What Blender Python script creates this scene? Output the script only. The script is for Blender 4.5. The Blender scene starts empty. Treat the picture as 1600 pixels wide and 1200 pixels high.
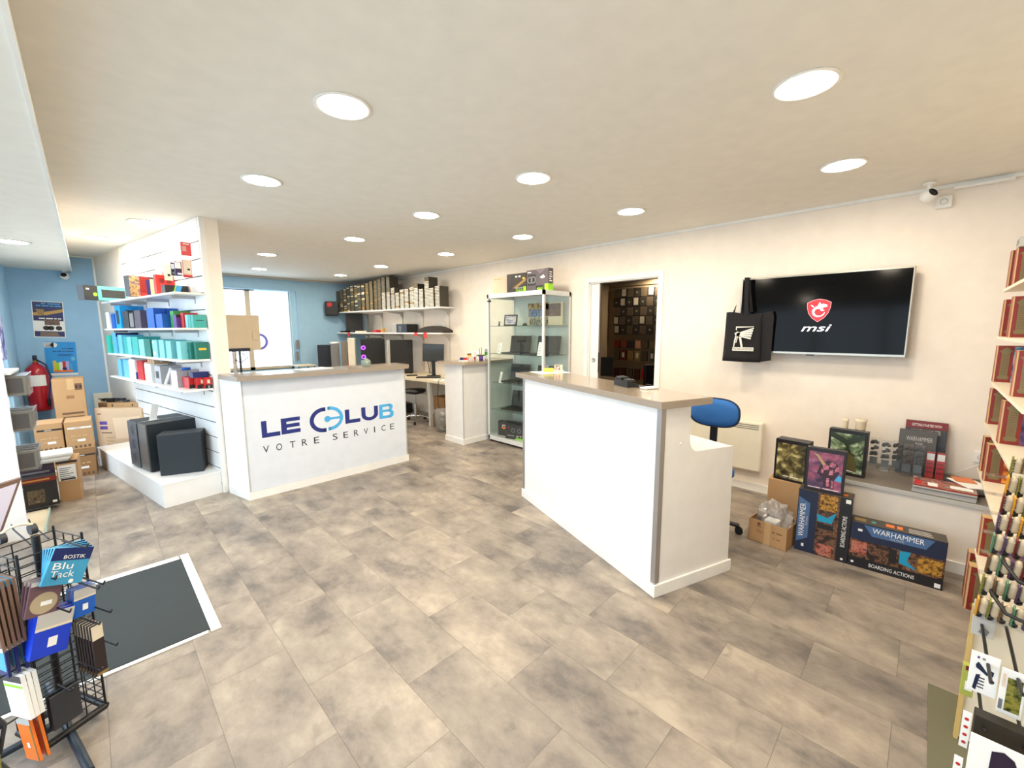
import bpy, bmesh, math, random
from math import sin, cos, pi, radians
from mathutils import Vector, Matrix
random.seed(7)
SC = bpy.context.scene
COL = SC.collection

# ---------------------------------------------------------------- camera, world, light, exposure
cam_d = bpy.data.cameras.new('camera'); cam = bpy.data.objects.new('camera', cam_d); COL.objects.link(cam)
SC.camera = cam
cam_d.sensor_fit = 'HORIZONTAL'; cam_d.sensor_width = 36.0; cam_d.lens = 655.1 / 1600 * 36.0
cam_d.clip_start = 0.02; cam_d.clip_end = 200
_pitch, _roll, _yaw = 0.12896, -0.00306, 0.78829
_F = Vector((sin(_yaw) * cos(_pitch), cos(_yaw) * cos(_pitch), -sin(_pitch)))
_R = Vector((cos(_yaw), -sin(_yaw), 0)); _U = _R.cross(_F)
_R2 = cos(_roll) * _R + sin(_roll) * _U; _U2 = -sin(_roll) * _R + cos(_roll) * _U
cam.matrix_world = Matrix(((_R2.x, _U2.x, -_F.x, 0), (_R2.y, _U2.y, -_F.y, 0), (_R2.z, _U2.z, -_F.z, 1.55), (0, 0, 0, 1)))

SC.view_settings.view_transform = 'Standard'
SC.view_settings.look = 'None'
SC.view_settings.gamma = 1.0
SC.view_settings.use_curve_mapping = False
SC.view_settings.exposure = EXPOSURE = 0.74
SC.cycles.max_bounces = 9
SC.cycles.diffuse_bounces = 5
SC.cycles.glossy_bounces = 4
SC.cycles.transparent_max_bounces = 16
SC.cycles.sample_clamp_indirect = 6
SC.cycles.caustics_reflective = False
SC.cycles.caustics_refractive = False

W = bpy.data.worlds.new('daylight'); SC.world = W; W.use_nodes = True
_bg = W.node_tree.nodes['Background']
_bg.inputs['Color'].default_value = (0.72, 0.86, 1.0, 1); _bg.inputs['Strength'].default_value = WORLD_STRENGTH = 2.6

def portal(name, loc, size, rot):
    l = bpy.data.lights.new(name, 'AREA'); l.shape = 'RECTANGLE'; l.size, l.size_y = size
    l.cycles.is_portal = True
    o = bpy.data.objects.new(name, l); o.location = loc; o.rotation_euler = rot; COL.objects.link(o)
portal('daylight_portal', (-0.72, 3.3, 1.2), (7.7, 2.3), (pi/2, 0, -pi/2))
portal('daylight_portal', (2.0, 9.05, 1.55), (2.2, 1.7), (-pi/2, 0, 0))
LAMP_POWER = 7.5
LAMP_COL = (1.0, 0.87, 0.69)

# ---------------------------------------------------------------- colours and materials
def lin(c):
    return c / 12.92 if c <= 0.04045 else ((c + 0.055) / 1.055) ** 2.4
def rgb(r, g, b): return (lin(r / 255), lin(g / 255), lin(b / 255), 1)
_m = {}
def M(name, col=None, rough=0.5, metal=0.0, emit=None, es=1.0, spec=0.5, alpha=None, coat=0.0, bump=0.0, bscale=200):
    if name in _m: return _m[name]
    m = bpy.data.materials.new(name); m.use_nodes = True
    nt = m.node_tree; p = nt.nodes['Principled BSDF']
    p.inputs['Base Color'].default_value = rgb(*col); p.inputs['Roughness'].default_value = rough
    p.inputs['Metallic'].default_value = metal; p.inputs['Specular IOR Level'].default_value = spec
    p.inputs['Coat Weight'].default_value = coat
    if emit: p.inputs['Emission Color'].default_value = rgb(*emit); p.inputs['Emission Strength'].default_value = es
    if alpha is not None: p.inputs['Alpha'].default_value = alpha
    # slight procedural variation of tone so no surface is dead flat
    tc = nt.nodes.new('ShaderNodeTexCoord'); nz = nt.nodes.new('ShaderNodeTexNoise'); nz.inputs['Scale'].default_value = 9
    nt.links.new(tc.outputs['Object'], nz.inputs['Vector'])
    hs = nt.nodes.new('ShaderNodeHueSaturation'); hs.inputs['Color'].default_value = rgb(*col)
    mr = nt.nodes.new('ShaderNodeMapRange'); mr.inputs['To Min'].default_value = 0.94; mr.inputs['To Max'].default_value = 1.06
    nt.links.new(nz.outputs['Fac'], mr.inputs['Value']); nt.links.new(mr.outputs['Result'], hs.inputs['Value'])
    nt.links.new(hs.outputs['Color'], p.inputs['Base Color'])
    if bump:
        n2 = nt.nodes.new('ShaderNodeTexNoise'); n2.inputs['Scale'].default_value = bscale
        nt.links.new(tc.outputs['Object'], n2.inputs['Vector'])
        b = nt.nodes.new('ShaderNodeBump'); b.inputs['Strength'].default_value = bump; b.inputs['Distance'].default_value = 0.002
        nt.links.new(n2.outputs['Fac'], b.inputs['Height']); nt.links.new(b.outputs['Normal'], p.inputs['Normal'])
    _m[name] = m
    return m
def art(name, cols, scale=8, rough=0.35, detail=7, stretch=(1, 1, 1), dist=1.0):
    """printed picture: blotches of several hues, procedural"""
    if name in _m: return _m[name]
    m = bpy.data.materials.new(name); m.use_nodes = True; nt = m.node_tree; p = nt.nodes['Principled BSDF']
    p.inputs['Roughness'].default_value = rough
    tc = nt.nodes.new('ShaderNodeTexCoord'); mp = nt.nodes.new('ShaderNodeMapping'); mp.inputs['Scale'].default_value = stretch
    nz = nt.nodes.new('ShaderNodeTexNoise'); nz.inputs['Scale'].default_value = scale; nz.inputs['Detail'].default_value = detail
    nz.inputs['Distortion'].default_value = dist * .35
    cr = nt.nodes.new('ShaderNodeValToRGB')
    nt.links.new(tc.outputs['Object'], mp.inputs['Vector']); nt.links.new(mp.outputs['Vector'], nz.inputs['Vector'])
    nt.links.new(nz.outputs['Fac'], cr.inputs['Fac']); nt.links.new(cr.outputs['Color'], p.inputs['Base Color'])
    e = cr.color_ramp.elements; n = len(cols)
    for i, c in enumerate(cols):
        pos = 0.34 + 0.34 * i / (n - 1)
        if i < 2: e[i].position = pos; e[i].color = rgb(*c)
        else: k = e.new(pos); k.color = rgb(*c)
    _m[name] = m
    return m
def glass(name, tint=(1, 1, 1), rough=0.0, refl=1.0, haze=0.0):
    if name in _m: return _m[name]
    m = bpy.data.materials.new(name); m.use_nodes = True; nt = m.node_tree; nt.nodes.remove(nt.nodes['Principled BSDF'])
    out = nt.nodes['Material Output']; tr = nt.nodes.new('ShaderNodeBsdfTransparent'); tr.inputs['Color'].default_value = (*tint, 1)
    gl = nt.nodes.new('ShaderNodeBsdfGlossy'); gl.inputs['Roughness'].default_value = rough
    lw = nt.nodes.new('ShaderNodeLayerWeight'); pw = nt.nodes.new('ShaderNodeMath'); pw.operation = 'POWER'; pw.inputs[1].default_value = 4.5
    fr = nt.nodes.new('ShaderNodeMath'); fr.operation = 'MULTIPLY_ADD'; fr.inputs[1].default_value = .75; fr.inputs[2].default_value = .035
    nt.links.new(lw.outputs['Facing'], pw.inputs[0]); nt.links.new(pw.outputs[0], fr.inputs[0])
    mu = nt.nodes.new('ShaderNodeMath'); mu.operation = 'MULTIPLY'; mu.inputs[1].default_value = refl
    mx = nt.nodes.new('ShaderNodeMixShader')
    nt.links.new(fr.outputs[0], mu.inputs[0]); nt.links.new(mu.outputs[0], mx.inputs['Fac'])
    base = tr.outputs[0]
    if haze:
        df = nt.nodes.new('ShaderNodeBsdfDiffuse'); df.inputs['Color'].default_value = (.9, .92, .92, 1)
        m2 = nt.nodes.new('ShaderNodeMixShader'); m2.inputs['Fac'].default_value = haze
        nt.links.new(tr.outputs[0], m2.inputs[1]); nt.links.new(df.outputs[0], m2.inputs[2]); base = m2.outputs[0]
    nt.links.new(base, mx.inputs[1]); nt.links.new(gl.outputs[0], mx.inputs[2]); nt.links.new(mx.outputs[0], out.inputs['Surface'])
    _m[name] = m
    return m

WHITE = M('white_laminate', (238, 236, 232), 0.35)
WPAINT = M('white_wall_paint', (241, 231, 218), 0.85, bump=0.12, bscale=120)
CEILP = M('ceiling_paint', (235, 231, 221), 0.9, bump=0.08, bscale=100)
BLUEP = M('blue_wall_paint', (156, 196, 226), 0.85, bump=0.1, bscale=120)
TRIM = M('white_gloss_trim', (240, 238, 232), 0.4)
TAUPE = M('taupe_worktop', (140, 126, 110), 0.22, coat=0.3)
TAUPE_E = M('taupe_edge', (152, 139, 124), 0.35)
ALU = M('brushed_aluminium', (190, 190, 192), 0.3, 0.9)
CHROME = M('chrome', (215, 215, 218), 0.12, 1.0)
BLACK = M('black_plastic', (22, 22, 25), 0.4)
DARK = M('dark_grey_plastic', (48, 50, 55), 0.45)
GREY = M('grey_plastic', (120, 120, 122), 0.45)
LGREY = M('light_grey_plastic', (190, 188, 182), 0.5)
WPLAS = M('white_plastic', (238, 236, 230), 0.35)
PAPER = M('white_paper', (240, 240, 236), 0.7)
CREAM = M('cream_paper', (226, 214, 188), 0.7)
KRAFT = M('brown_cardboard', (186, 146, 102), 0.8, bump=0.15, bscale=60)
KRAFTD = M('dark_cardboard', (150, 112, 72), 0.8, bump=0.15, bscale=60)
KRAFTL = M('pale_cardboard', (214, 184, 150), 0.8)
TAPE = M('parcel_tape', (200, 165, 120), 0.3)
INK = M('dark_ink', (40, 36, 38), 0.6)
INKB = M('brown_ink', (112, 80, 56), 0.7)
RED = M('red_print', (190, 34, 34), 0.4)
DRED = M('dark_red_print', (122, 26, 24), 0.42)
NAVY = M('navy_print', (24, 36, 96), 0.4)
SKYB = M('sky_blue_print', (66, 164, 222), 0.4)
BLUE = M('blue_print', (22, 92, 186), 0.4)
LBLUE = M('light_blue_print', (112, 190, 224), 0.4)
TEAL = M('teal_print', (60, 168, 160), 0.4)
LTEAL = M('light_teal_print', (128, 204, 210), 0.4)
DTEAL = M('dark_teal_print', (22, 112, 98), 0.4)
GREEN = M('green_print', (70, 160, 70), 0.4)
LIME = M('lime_print', (150, 220, 40), 0.4)
ORANGE = M('orange_print', (240, 122, 40), 0.4)
YELLOW = M('yellow_print', (226, 190, 60), 0.4)
PURPLE = M('purple_print', (88, 60, 140), 0.4)
SILVERP = M('silver_grey_print', (176, 174, 176), 0.4)
BRONZE = M('bronze_print', (150, 122, 70), 0.45)
GOLD = M('gold_print', (190, 150, 72), 0.4)
RUBBER = M('black_rubber', (18, 18, 18), 0.8)
WIRE = M('black_wire', (16, 15, 20), 0.4)
BLIST = glass('clear_blister', (0.96, 0.97, 0.98), 0.08, 1.3, 0.03)
GLASS = glass('cabinet_glass', (0.955, .98, .967))
WGLASS = glass('window_glass', (0.97, 0.99, 1.0))

# ---------------------------------------------------------------- geometry helpers
class Fr:
    """a flat frame: origin, unit-size U and V vectors, normal"""
    def __init__(s, o, U, V):
        s.o, s.U, s.V = Vector(o), Vector(U), Vector(V); s.N = s.U.cross(s.V).normalized()
        s.w, s.h = s.U.length, s.V.length
    def p(s, u, v, e=0): return s.o + s.U * u + s.V * v + s.N * e
BLUR = {'x x', 'x xx', 'xx x xx xxxxxxxx', 'xx xxxx', 'xx xxxxxx', 'xxx xxx', 'xxx', 'xxxx xx xxx', 'xxxx xxxxxx xxx xxxxxx', 'xxxx xxxxxx xxx xxxxxxxxxx', 'xxxx', 'xxxxx xxxxxx xx xxx', 'xxxxx xxxxxx xxxxxx', 'xxxxx xxxxxxxx', 'xxxxx', 'xxxxxx', 'xxxxxxx xxxxxxxxx', 'xxxxxxx', 'xxxxxxxxx', 'xxxxxxxxxx'}
_txt = {}
def text_geo(st):
    if st in _txt: return _txt[st]
    c = bpy.data.curves.new('t', 'FONT'); c.body = st; c.resolution_u = 3
    o = bpy.data.objects.new('t', c); COL.objects.link(o)
    bpy.context.view_layer.update()
    me = bpy.data.meshes.new_from_object(o.evaluated_get(bpy.context.evaluated_depsgraph_get()))
    vs = [(v.co.x, v.co.y) for v in me.vertices]; fs = [tuple(f.vertices) for f in me.polygons]
    bpy.data.objects.remove(o); bpy.data.curves.remove(c); bpy.data.meshes.remove(me)
    x0 = min(v[0] for v in vs); x1 = max(v[0] for v in vs); y0 = min(v[1] for v in vs); y1 = max(v[1] for v in vs)
    vs = [((x - x0) / (x1 - x0), (y - y0) / (y1 - y0)) for x, y in vs]
    _txt[st] = (vs, fs); return _txt[st]
class MB:
    def __init__(s): s.v = []; s.f = []; s.mi = []; s.ms = []; s.sm = []
    def mat(s, m):
        if m not in s.ms: s.ms.append(m)
        return s.ms.index(m)
    def add(s, vs, fs, m, smooth=False):
        b = len(s.v); s.v += [tuple(x) for x in vs]; k = s.mat(m)
        for f in fs: s.f.append(tuple(i + b for i in f)); s.mi.append(k); s.sm.append(smooth)
        return s
    def box(s, x0, y0, z0, x1, y1, z1, m, bev=0.0, T=None):
        if bev <= 0:
            vs = [(x, y, z) for z in (z0, z1) for y in (y0, y1) for x in (x0, x1)]
            fs = [(0, 2, 3, 1), (4, 5, 7, 6), (0, 1, 5, 4), (2, 6, 7, 3), (0, 4, 6, 2), (1, 3, 7, 5)]
        else:
            bm = bmesh.new(); bmesh.ops.create_cube(bm, size=1)
            for v in bm.verts:
                v.co = Vector(((v.co.x + .5) * (x1 - x0) + x0, (v.co.y + .5) * (y1 - y0) + y0, (v.co.z + .5) * (z1 - z0) + z0))
            bmesh.ops.bevel(bm, geom=bm.edges[:], offset=min(bev, (x1-x0)*.45, (y1-y0)*.45, (z1-z0)*.45), segments=2, affect='EDGES', profile=.6)
            bm.verts.index_update(); vs = [v.co.copy() for v in bm.verts]; fs = [tuple(v.index for v in f.verts) for f in bm.faces]; bm.free()
        if T is not None: vs = [T @ Vector(v) for v in vs]
        return s.add(vs, fs, m)
    def prism(s, pts, z0, z1, m, T=None, axis='z'):
        n = len(pts)
        if axis == 'z': lo = [(x, y, z0) for x, y in pts]; hi = [(x, y, z1) for x, y in pts]
        elif axis == 'y': lo = [(x, z0, y) for x, y in pts]; hi = [(x, z1, y) for x, y in pts]
        else: lo = [(z0, x, y) for x, y in pts]; hi = [(z1, x, y) for x, y in pts]
        vs = lo + hi
        if T is not None: vs = [T @ Vector(v) for v in vs]
        fs = [tuple(range(n))[::-1], tuple(range(n, 2 * n))] + [(i, (i + 1) % n, n + (i + 1) % n, n + i) for i in range(n)]
        b = bmesh.new(); bv = [b.verts.new(v) for v in vs]
        for f in fs: b.faces.new([bv[i] for i in f])
        bmesh.ops.recalc_face_normals(b, faces=b.faces[:]); b.verts.index_update()
        vs = [v.co.copy() for v in b.verts]; fs = [tuple(v.index for v in f.verts) for f in b.faces]; b.free()
        return s.add(vs, fs, m)
    def cyl(s, p, q, r, m, seg=16, r2=None, smooth=True, caps=True):
        p, q = Vector(p), Vector(q); d = (q - p).normalized(); a = d.orthogonal().normalized(); b = d.cross(a)
        if r2 is None: r2 = r
        vs = []
        for c, rr in ((p, r), (q, r2)):
            for i in range(seg):
                t = 2 * pi * i / seg; vs.append(c + a * (rr * cos(t)) + b * (rr * sin(t)))
        s.add(vs, [(i, (i + 1) % seg, seg + (i + 1) % seg, seg + i) for i in range(seg)], m, smooth)
        if caps: s.add(vs, [tuple(range(seg))[::-1], tuple(range(seg, 2 * seg))], m)
        return s
    def tube(s, pts, r, m, seg=6):
        pts = [Vector(p) for p in pts]; n = len(pts); vs = []; pa = None
        for i, p in enumerate(pts):
            d = (pts[min(i + 1, n - 1)] - pts[max(i - 1, 0)]).normalized()
            a = d.orthogonal().normalized() if pa is None else (pa - d * pa.dot(d)).normalized()
            pa = a; b = d.cross(a)
            for k in range(seg):
                t = 2 * pi * k / seg; vs.append(p + a * (r * cos(t)) + b * (r * sin(t)))
        fs = [(i * seg + k, i * seg + (k + 1) % seg, (i + 1) * seg + (k + 1) % seg, (i + 1) * seg + k) for i in range(n - 1) for k in range(seg)]
        s.add(vs, fs, m, True); s.add(vs, [tuple(range(seg))[::-1], tuple(range((n - 1) * seg, n * seg))], m)
        return s
    def lathe(s, prof, m, c=(0, 0, 0), seg=24, smooth=True, T=None):
        vs = []; n = len(prof)
        for i in range(seg):
            t = 2 * pi * i / seg
            for r, z in prof: vs.append(Vector((c[0] + r * cos(t), c[1] + r * sin(t), c[2] + z)))
        if T is not None: vs = [T @ v for v in vs]
        fs = [(i * n + k, ((i + 1) % seg) * n + k, ((i + 1) % seg) * n + k + 1, i * n + k + 1) for i in range(seg) for k in range(n - 1)]
        return s.add(vs, fs, m, smooth)
    def rect(s, F, u0, v0, u1, v1, m, e=.0006):
        return s.add([F.p(u0, v0, e), F.p(u1, v0, e), F.p(u1, v1, e), F.p(u0, v1, e)], [(0, 1, 2, 3)], m)
    def poly(s, F, pts, m, e=.0009):
        vs = [F.p(u, v, e) for u, v in pts]
        from mathutils.geometry import tessellate_polygon
        fs = []
        for f in tessellate_polygon([vs]):
            a, b, c = f
            n_ = (vs[b] - vs[a]).cross(vs[c] - vs[a])
            fs.append((a, b, c) if n_.dot(F.N) > 0 else (a, c, b))
        return s.add(vs, fs, m)
    def disc(s, F, u, v, r, m, e=.0009, r_in=0, a0=0, a1=2 * pi, seg=24):
        """disc, ring or arc; r in metres, u v fractions"""
        un, vn = F.U.normalized(), F.V.normalized(); c = F.p(u, v, e); vs = []; fs = []
        full = abs(a1 - a0 - 2 * pi) < 1e-6
        for i in range(seg + 1):
            t = a0 + (a1 - a0) * i / seg
            vs.append(c + (un * cos(t) + vn * sin(t)) * r); vs.append(c + (un * cos(t) + vn * sin(t)) * r_in)
        for i in range(seg): fs.append((2 * i, 2 * i + 2, 2 * i + 3, 2 * i + 1))
        return s.add(vs, fs, m)
    def text(s, F, st, u0, v0, u1, v1, m, e=.0012, shear=0.0, rot=0):
        if st in BLUR:      # print too small to read in the photograph: short dashes, one per word
            x = 0.0; ws = st.split(); n = sum(len(w) for w in ws) + len(ws) - 1
            for w in ws:
                s.rect(F, u0 + (u1 - u0) * x / n, v0 + (v1 - v0) * .2, u0 + (u1 - u0) * (x + len(w)) / n, v0 + (v1 - v0) * .8, m, e); x += len(w) + 1
            return s
        vs, fs = text_geo(st); out = []
        for x, y in vs:
            x2, y2 = x + shear * (y - .5), y
            if rot == 90: x2, y2 = 1 - y2, x2
            elif rot == -90: x2, y2 = y2, 1 - x2
            elif rot == 180: x2, y2 = 1 - x2, 1 - y2
            out.append(F.p(u0 + (u1 - u0) * x2, v0 + (v1 - v0) * y2, e))
        return s.add(out, fs, m)
    def lines(s, F, u0, v0, u1, v1, n, m, e=.0009, fill=.5, rag=True):
        """rows of tiny print rendered as bars"""
        for i in range(n):
            h = (v1 - v0) / n; y = v1 - (i + 1) * h; r = random.uniform(.6, 1) if rag else 1
            s.rect(F, u0, y, u0 + (u1 - u0) * r, y + h * fill, m, e)
        return s
    def build(s, name, parent=None, loc=None, rotz=0.0, rot=None):
        me = bpy.data.meshes.new(name); me.from_pydata(s.v, [], s.f)
        for m in s.ms: me.materials.append(m)
        me.polygons.foreach_set('material_index', s.mi); me.polygons.foreach_set('use_smooth', s.sm); me.update()
        o = bpy.data.objects.new(name, me); COL.objects.link(o)
        if parent is not None: o.parent = parent
        if loc is not None: o.location = loc
        o.rotation_euler = rot if rot is not None else (0, 0, rotz)
        return o
def tag(o, label=None, cat=None, group=None, kind=None):
    if label: o['label'] = label
    if cat: o['category'] = cat
    if group: o['group'] = group
    if kind: o['kind'] = kind
    return o
def thing(name, label, cat, loc, rotz=0, group=None, rot=None):
    o = bpy.data.objects.new(name, None); COL.objects.link(o); o.location = loc
    o.rotation_euler = rot if rot is not None else (0, 0, rotz); o.empty_display_size = .05
    return tag(o, label, cat, group)
def struct(name, mb): return tag(mb.build(name), kind='structure')
def dup(root, loc, rotz=None, label=None, group=None):
    r = root.copy(); COL.objects.link(r); r.location = loc
    if rotz is not None: r.rotation_euler = (0, 0, rotz)
    if label: r['label'] = label
    if group: r['group'] = group
    for ch in list(root.children):
        c = ch.copy(); COL.objects.link(c); c.parent = r
        for g in list(ch.children):
            d = g.copy(); COL.objects.link(d); d.parent = c
    return r
def frames(w, d, h):
    """faces of a box standing centred on its base"""
    a, b = w / 2, d / 2
    return {'F': Fr((-a, -b, 0), (w, 0, 0), (0, 0, h)), 'B': Fr((a, b, 0), (-w, 0, 0), (0, 0, h)),
            'R': Fr((a, -b, 0), (0, d, 0), (0, 0, h)), 'L': Fr((-a, b, 0), (0, -d, 0), (0, 0, h)),
            'T': Fr((-a, -b, h), (w, 0, 0), (0, d, 0))}
def bx(w, d, h, m, bev=0.0):
    mb = MB(); mb.box(-w/2, -d/2, 0, w/2, d/2, h, m, bev); return mb, frames(w, d, h)

# wall-of-slats frame (partition running away from the camera)
S0 = Vector((0.80, 4.70, 0)); SA = -0.177
ES = Vector((sin(SA), cos(SA), 0)); EN = Vector((-cos(SA), sin(SA), 0))
def SP(t, d, z=0): return S0 + ES * t + EN * d + Vector((0, 0, z))
RS = -SA          # local -y looks back along the wall towards the room's near end
XW = 4.40; CEIL = 2.555; YF = 9.0; XL = -0.65; YN = -0.72; YL = 8.3
# ================================================================ THE SETTING
# floor: vinyl tiles 0.61 x 0.3125 laid along the room
def floor_mat():
    m = bpy.data.materials.new('vinyl_stone_tiles'); m.use_nodes = True; nt = m.node_tree; N = nt.nodes; L = nt.links; p = N['Principled BSDF']
    tc = N.new('ShaderNodeTexCoord'); sep = N.new('ShaderNodeSeparateXYZ'); L.new(tc.outputs['Object'], sep.inputs[0])
    comb = N.new('ShaderNodeCombineXYZ'); L.new(sep.outputs['Y'], comb.inputs['X']); L.new(sep.outputs['X'], comb.inputs['Y'])
    mp = N.new('ShaderNodeMapping'); mp.inputs['Location'].default_value = (-0.28, -0.854 + 0.3125*3, 0); L.new(comb.outputs[0], mp.inputs['Vector'])
    def brick(c1, c2, mort, ms):
        b = N.new('ShaderNodeTexBrick'); b.offset = 0.5; b.inputs['Scale'].default_value = 1.0
        b.inputs['Brick Width'].default_value = 0.61; b.inputs['Row Height'].default_value = 0.3125
        b.inputs['Mortar Size'].default_value = ms; b.inputs['Mortar Smooth'].default_value = 0.3; b.inputs['Bias'].default_value = 0
        b.inputs['Color1'].default_value = c1; b.inputs['Color2'].default_value = c2; b.inputs['Mortar'].default_value = mort
        L.new(mp.outputs[0], b.inputs['Vector']); return b
    b1 = brick((0, 0, 0, 1), (1, 1, 1, 1), (.5, .5, .5, 1), 0.0)
    # each tile shows another piece of the stone print
    off = N.new('ShaderNodeVectorMath'); off.operation = 'SCALE'; L.new(b1.outputs['Color'], off.inputs[0]); off.inputs['Scale'].default_value = 37.0
    add = N.new('ShaderNodeVectorMath'); add.operation = 'ADD'; L.new(tc.outputs['Object'], add.inputs[0]); L.new(off.outputs[0], add.inputs[1])
    st = N.new('ShaderNodeMapping'); st.inputs['Scale'].default_value = (1.0, 0.62, 1); L.new(add.outputs[0], st.inputs['Vector'])
    n1 = N.new('ShaderNodeTexNoise'); n1.inputs['Scale'].default_value = 4.2; n1.inputs['Detail'].default_value = 9; n1.inputs['Roughness'].default_value = .66; L.new(st.outputs[0], n1.inputs['Vector'])
    cr = N.new('ShaderNodeValToRGB'); L.new(n1.outputs['Fac'], cr.inputs['Fac'])
    e = cr.color_ramp.elements; e[0].position = .34; e[0].color = rgb(104, 97, 92); e[1].position = .69; e[1].color = rgb(174, 162, 146)
    k = e.new(.46); k.color = rgb(135, 125, 115); k = e.new(.56); k.color = rgb(152, 141, 128)
    # dark scuffs
    n2 = N.new('ShaderNodeTexNoise'); n2.inputs['Scale'].default_value = 9; n2.inputs['Detail'].default_value = 6; n2.inputs['Distortion'].default_value = .8; L.new(add.outputs[0], n2.inputs['Vector'])
    c2 = N.new('ShaderNodeValToRGB'); L.new(n2.outputs['Fac'], c2.inputs['Fac']); c2.color_ramp.elements[0].position = .27; c2.color_ramp.elements[0].color = (.74, .74, .74, 1)
    c2.color_ramp.elements[1].position = .42; c2.color_ramp.elements[1].color = (1, 1, 1, 1)
    mul = N.new('ShaderNodeMixRGB'); mul.blend_type = 'MULTIPLY'; mul.inputs['Fac'].default_value = .9; L.new(cr.outputs['Color'], mul.inputs[1]); L.new(c2.outputs['Color'], mul.inputs[2])
    # tile to tile tone
    b2 = brick((.86, .86, .87, 1), (1.1, 1.09, 1.07, 1), (.62, .6, .57, 1), 0.0016)
    m3 = N.new('ShaderNodeMixRGB'); m3.blend_type = 'MULTIPLY'; m3.inputs['Fac'].default_value = 1; L.new(mul.outputs[0], m3.inputs[1]); L.new(b2.outputs['Color'], m3.inputs[2])
    L.new(m3.outputs[0], p.inputs['Base Color'])
    rr = N.new('ShaderNodeMapRange'); rr.inputs['To Min'].default_value = .34; rr.inputs['To Max'].default_value = .52; L.new(n1.outputs['Fac'], rr.inputs['Value']); L.new(rr.outputs[0], p.inputs['Roughness'])
    bp = N.new('ShaderNodeBump'); bp.inputs['Strength'].default_value = .25; bp.inputs['Distance'].default_value = .002
    inv = N.new('ShaderNodeMath'); inv.operation = 'SUBTRACT'; inv.inputs[0].default_value = 1; L.new(b2.outputs['Fac'], inv.inputs[1]); L.new(inv.outputs[0], bp.inputs['Height']); L.new(bp.outputs[0], p.inputs['Normal'])
    return m
FLOORM = floor_mat()
struct('floor', MB().box(XL - .12, YN - .12, -.08, XW + .12, YF + .12, 0, FLOORM))
struct('ceiling', MB().box(XL - .12, YN - .12, CEIL, XW + .12, YF + .12, CEIL + .12, CEILP))
# dropped ceiling along the shop front, with a thin bead at its lower inner edge
mb = MB().box(XL - .1, YN, 2.345, -.075, YL, CEIL + .01, CEILP)
struct('ceiling_lower', mb)
struct('trim_1', MB().box(-.0745, YN, 2.335, -.062, YL - .001, 2.37, TRIM))
# right wall with the door opening and far wall with the window opening
DY0, DY1, DZ = 2.135, 3.03, 2.117
mb = MB()
mb.box(XW, YN, 0, XW + .1, DY0, CEIL, WPAINT); mb.box(XW, DY1, 0, XW + .1, YF + .1, CEIL, WPAINT); mb.box(XW, DY0, DZ, XW + .1, DY1, CEIL, WPAINT)
struct('wall_right', mb)
WX0, WX1, WZ0, WZ1 = 1.0, 2.99, .80, 2.31
mb = MB()
mb.box(.2, YF, 0, WX0, YF + .28, CEIL, BLUEP); mb.box(WX1, YF, 0, XW, YF + .28, CEIL, BLUEP)
mb.box(WX0, YF, 0, WX1, YF + .28, WZ0, BLUEP); mb.box(WX0, YF, WZ1, WX1, YF + .28, CEIL, BLUEP)
struct('wall_far', mb)
# blue wall left of the partition, shop-front wall and near wall
struct('wall_far_left', MB().box(XL, YL, 0, .34, YL + .12, CEIL, BLUEP))
mb = MB(); mb.box(XL - .12, 7.25, 0, XL, YL + .12, 2.345, BLUEP); mb.box(XL - .12, YN, 2.25, XL, 7.25, 2.345, BLUEP); mb.box(XL - .12, YN, 0, XL, 7.25, .08, WPAINT)
mb.box(XL - .12, YN, .08, XL, -.35, 2.25, WPAINT)
struct('wall_left', mb)
struct('wall_near', MB().box(XL - .12, YN - .1, 0, XW + .1, YN, CEIL, WPAINT))
# partition: slat wall on the left face, plain white end and back
L_P = 4.2
T = Matrix.Translation(S0) @ Matrix.Rotation(-SA, 4, 'Z')     # local x -> towards the back side, y -> along the wall
mb = MB(); mb.box(0, 0, 0, .138, 3.66, CEIL, WPAINT, T=T)
mb.box(-.012, -.004, 0, .03, .03, CEIL - .002, TRIM, T=T); mb.box(-.02, 2.37, 0, 0, 2.40, CEIL - .002, TRIM, T=T)
struct('wall_partition', mb)
grooves = [.09, .24, .391, .54, .687, .834, .985, 1.137, 1.29, 1.44, 1.59, 1.74, 1.89, 2.04, 2.192, 2.345]
GROOVE = M('dark_groove_strip', (34, 30, 38), .7)  # near-black strips filling the grooves, just behind the slat faces
mb = MB(); z0 = .0
for g in grooves + [CEIL]:
    z1 = g - (.004 if g < CEIL else .002); mb.box(-.016, .03, z0, 0, 2.37, z1, WHITE, T=T)
    if g < CEIL: mb.box(-.012, .03, z1, 0, 2.37, g + .005, GROOVE, T=T)
    z0 = g + .005
struct('trim_2', mb)       # the slatted panel itself
# cornices and baseboards
mb = MB(); mb.box(XW - .02, YN, CEIL - .025, XW, YF, CEIL, TRIM); mb.box(.95, YF - .03, CEIL - .035, XW, YF, CEIL, LGREY)
struct('trim_3', mb)
mb = MB(); mb.box(XL, YL - .015, CEIL - .02, .3, YL, CEIL, TRIM); mb.box(.14, YL - .02, 0, .17, YL, CEIL, TRIM); struct('trim_4', mb)
mb = MB()
for y0, y1 in ((.55, DY0 - .05), (DY1 + .05, YF)): mb.box(XW - .014, y0, 0, XW, y1, .075, TRIM)
struct('baseboard_right', mb)
struct('baseboard_far', MB().box(.95, YF - .014, 0, XW - .02, YF, .08, TRIM))
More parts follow.
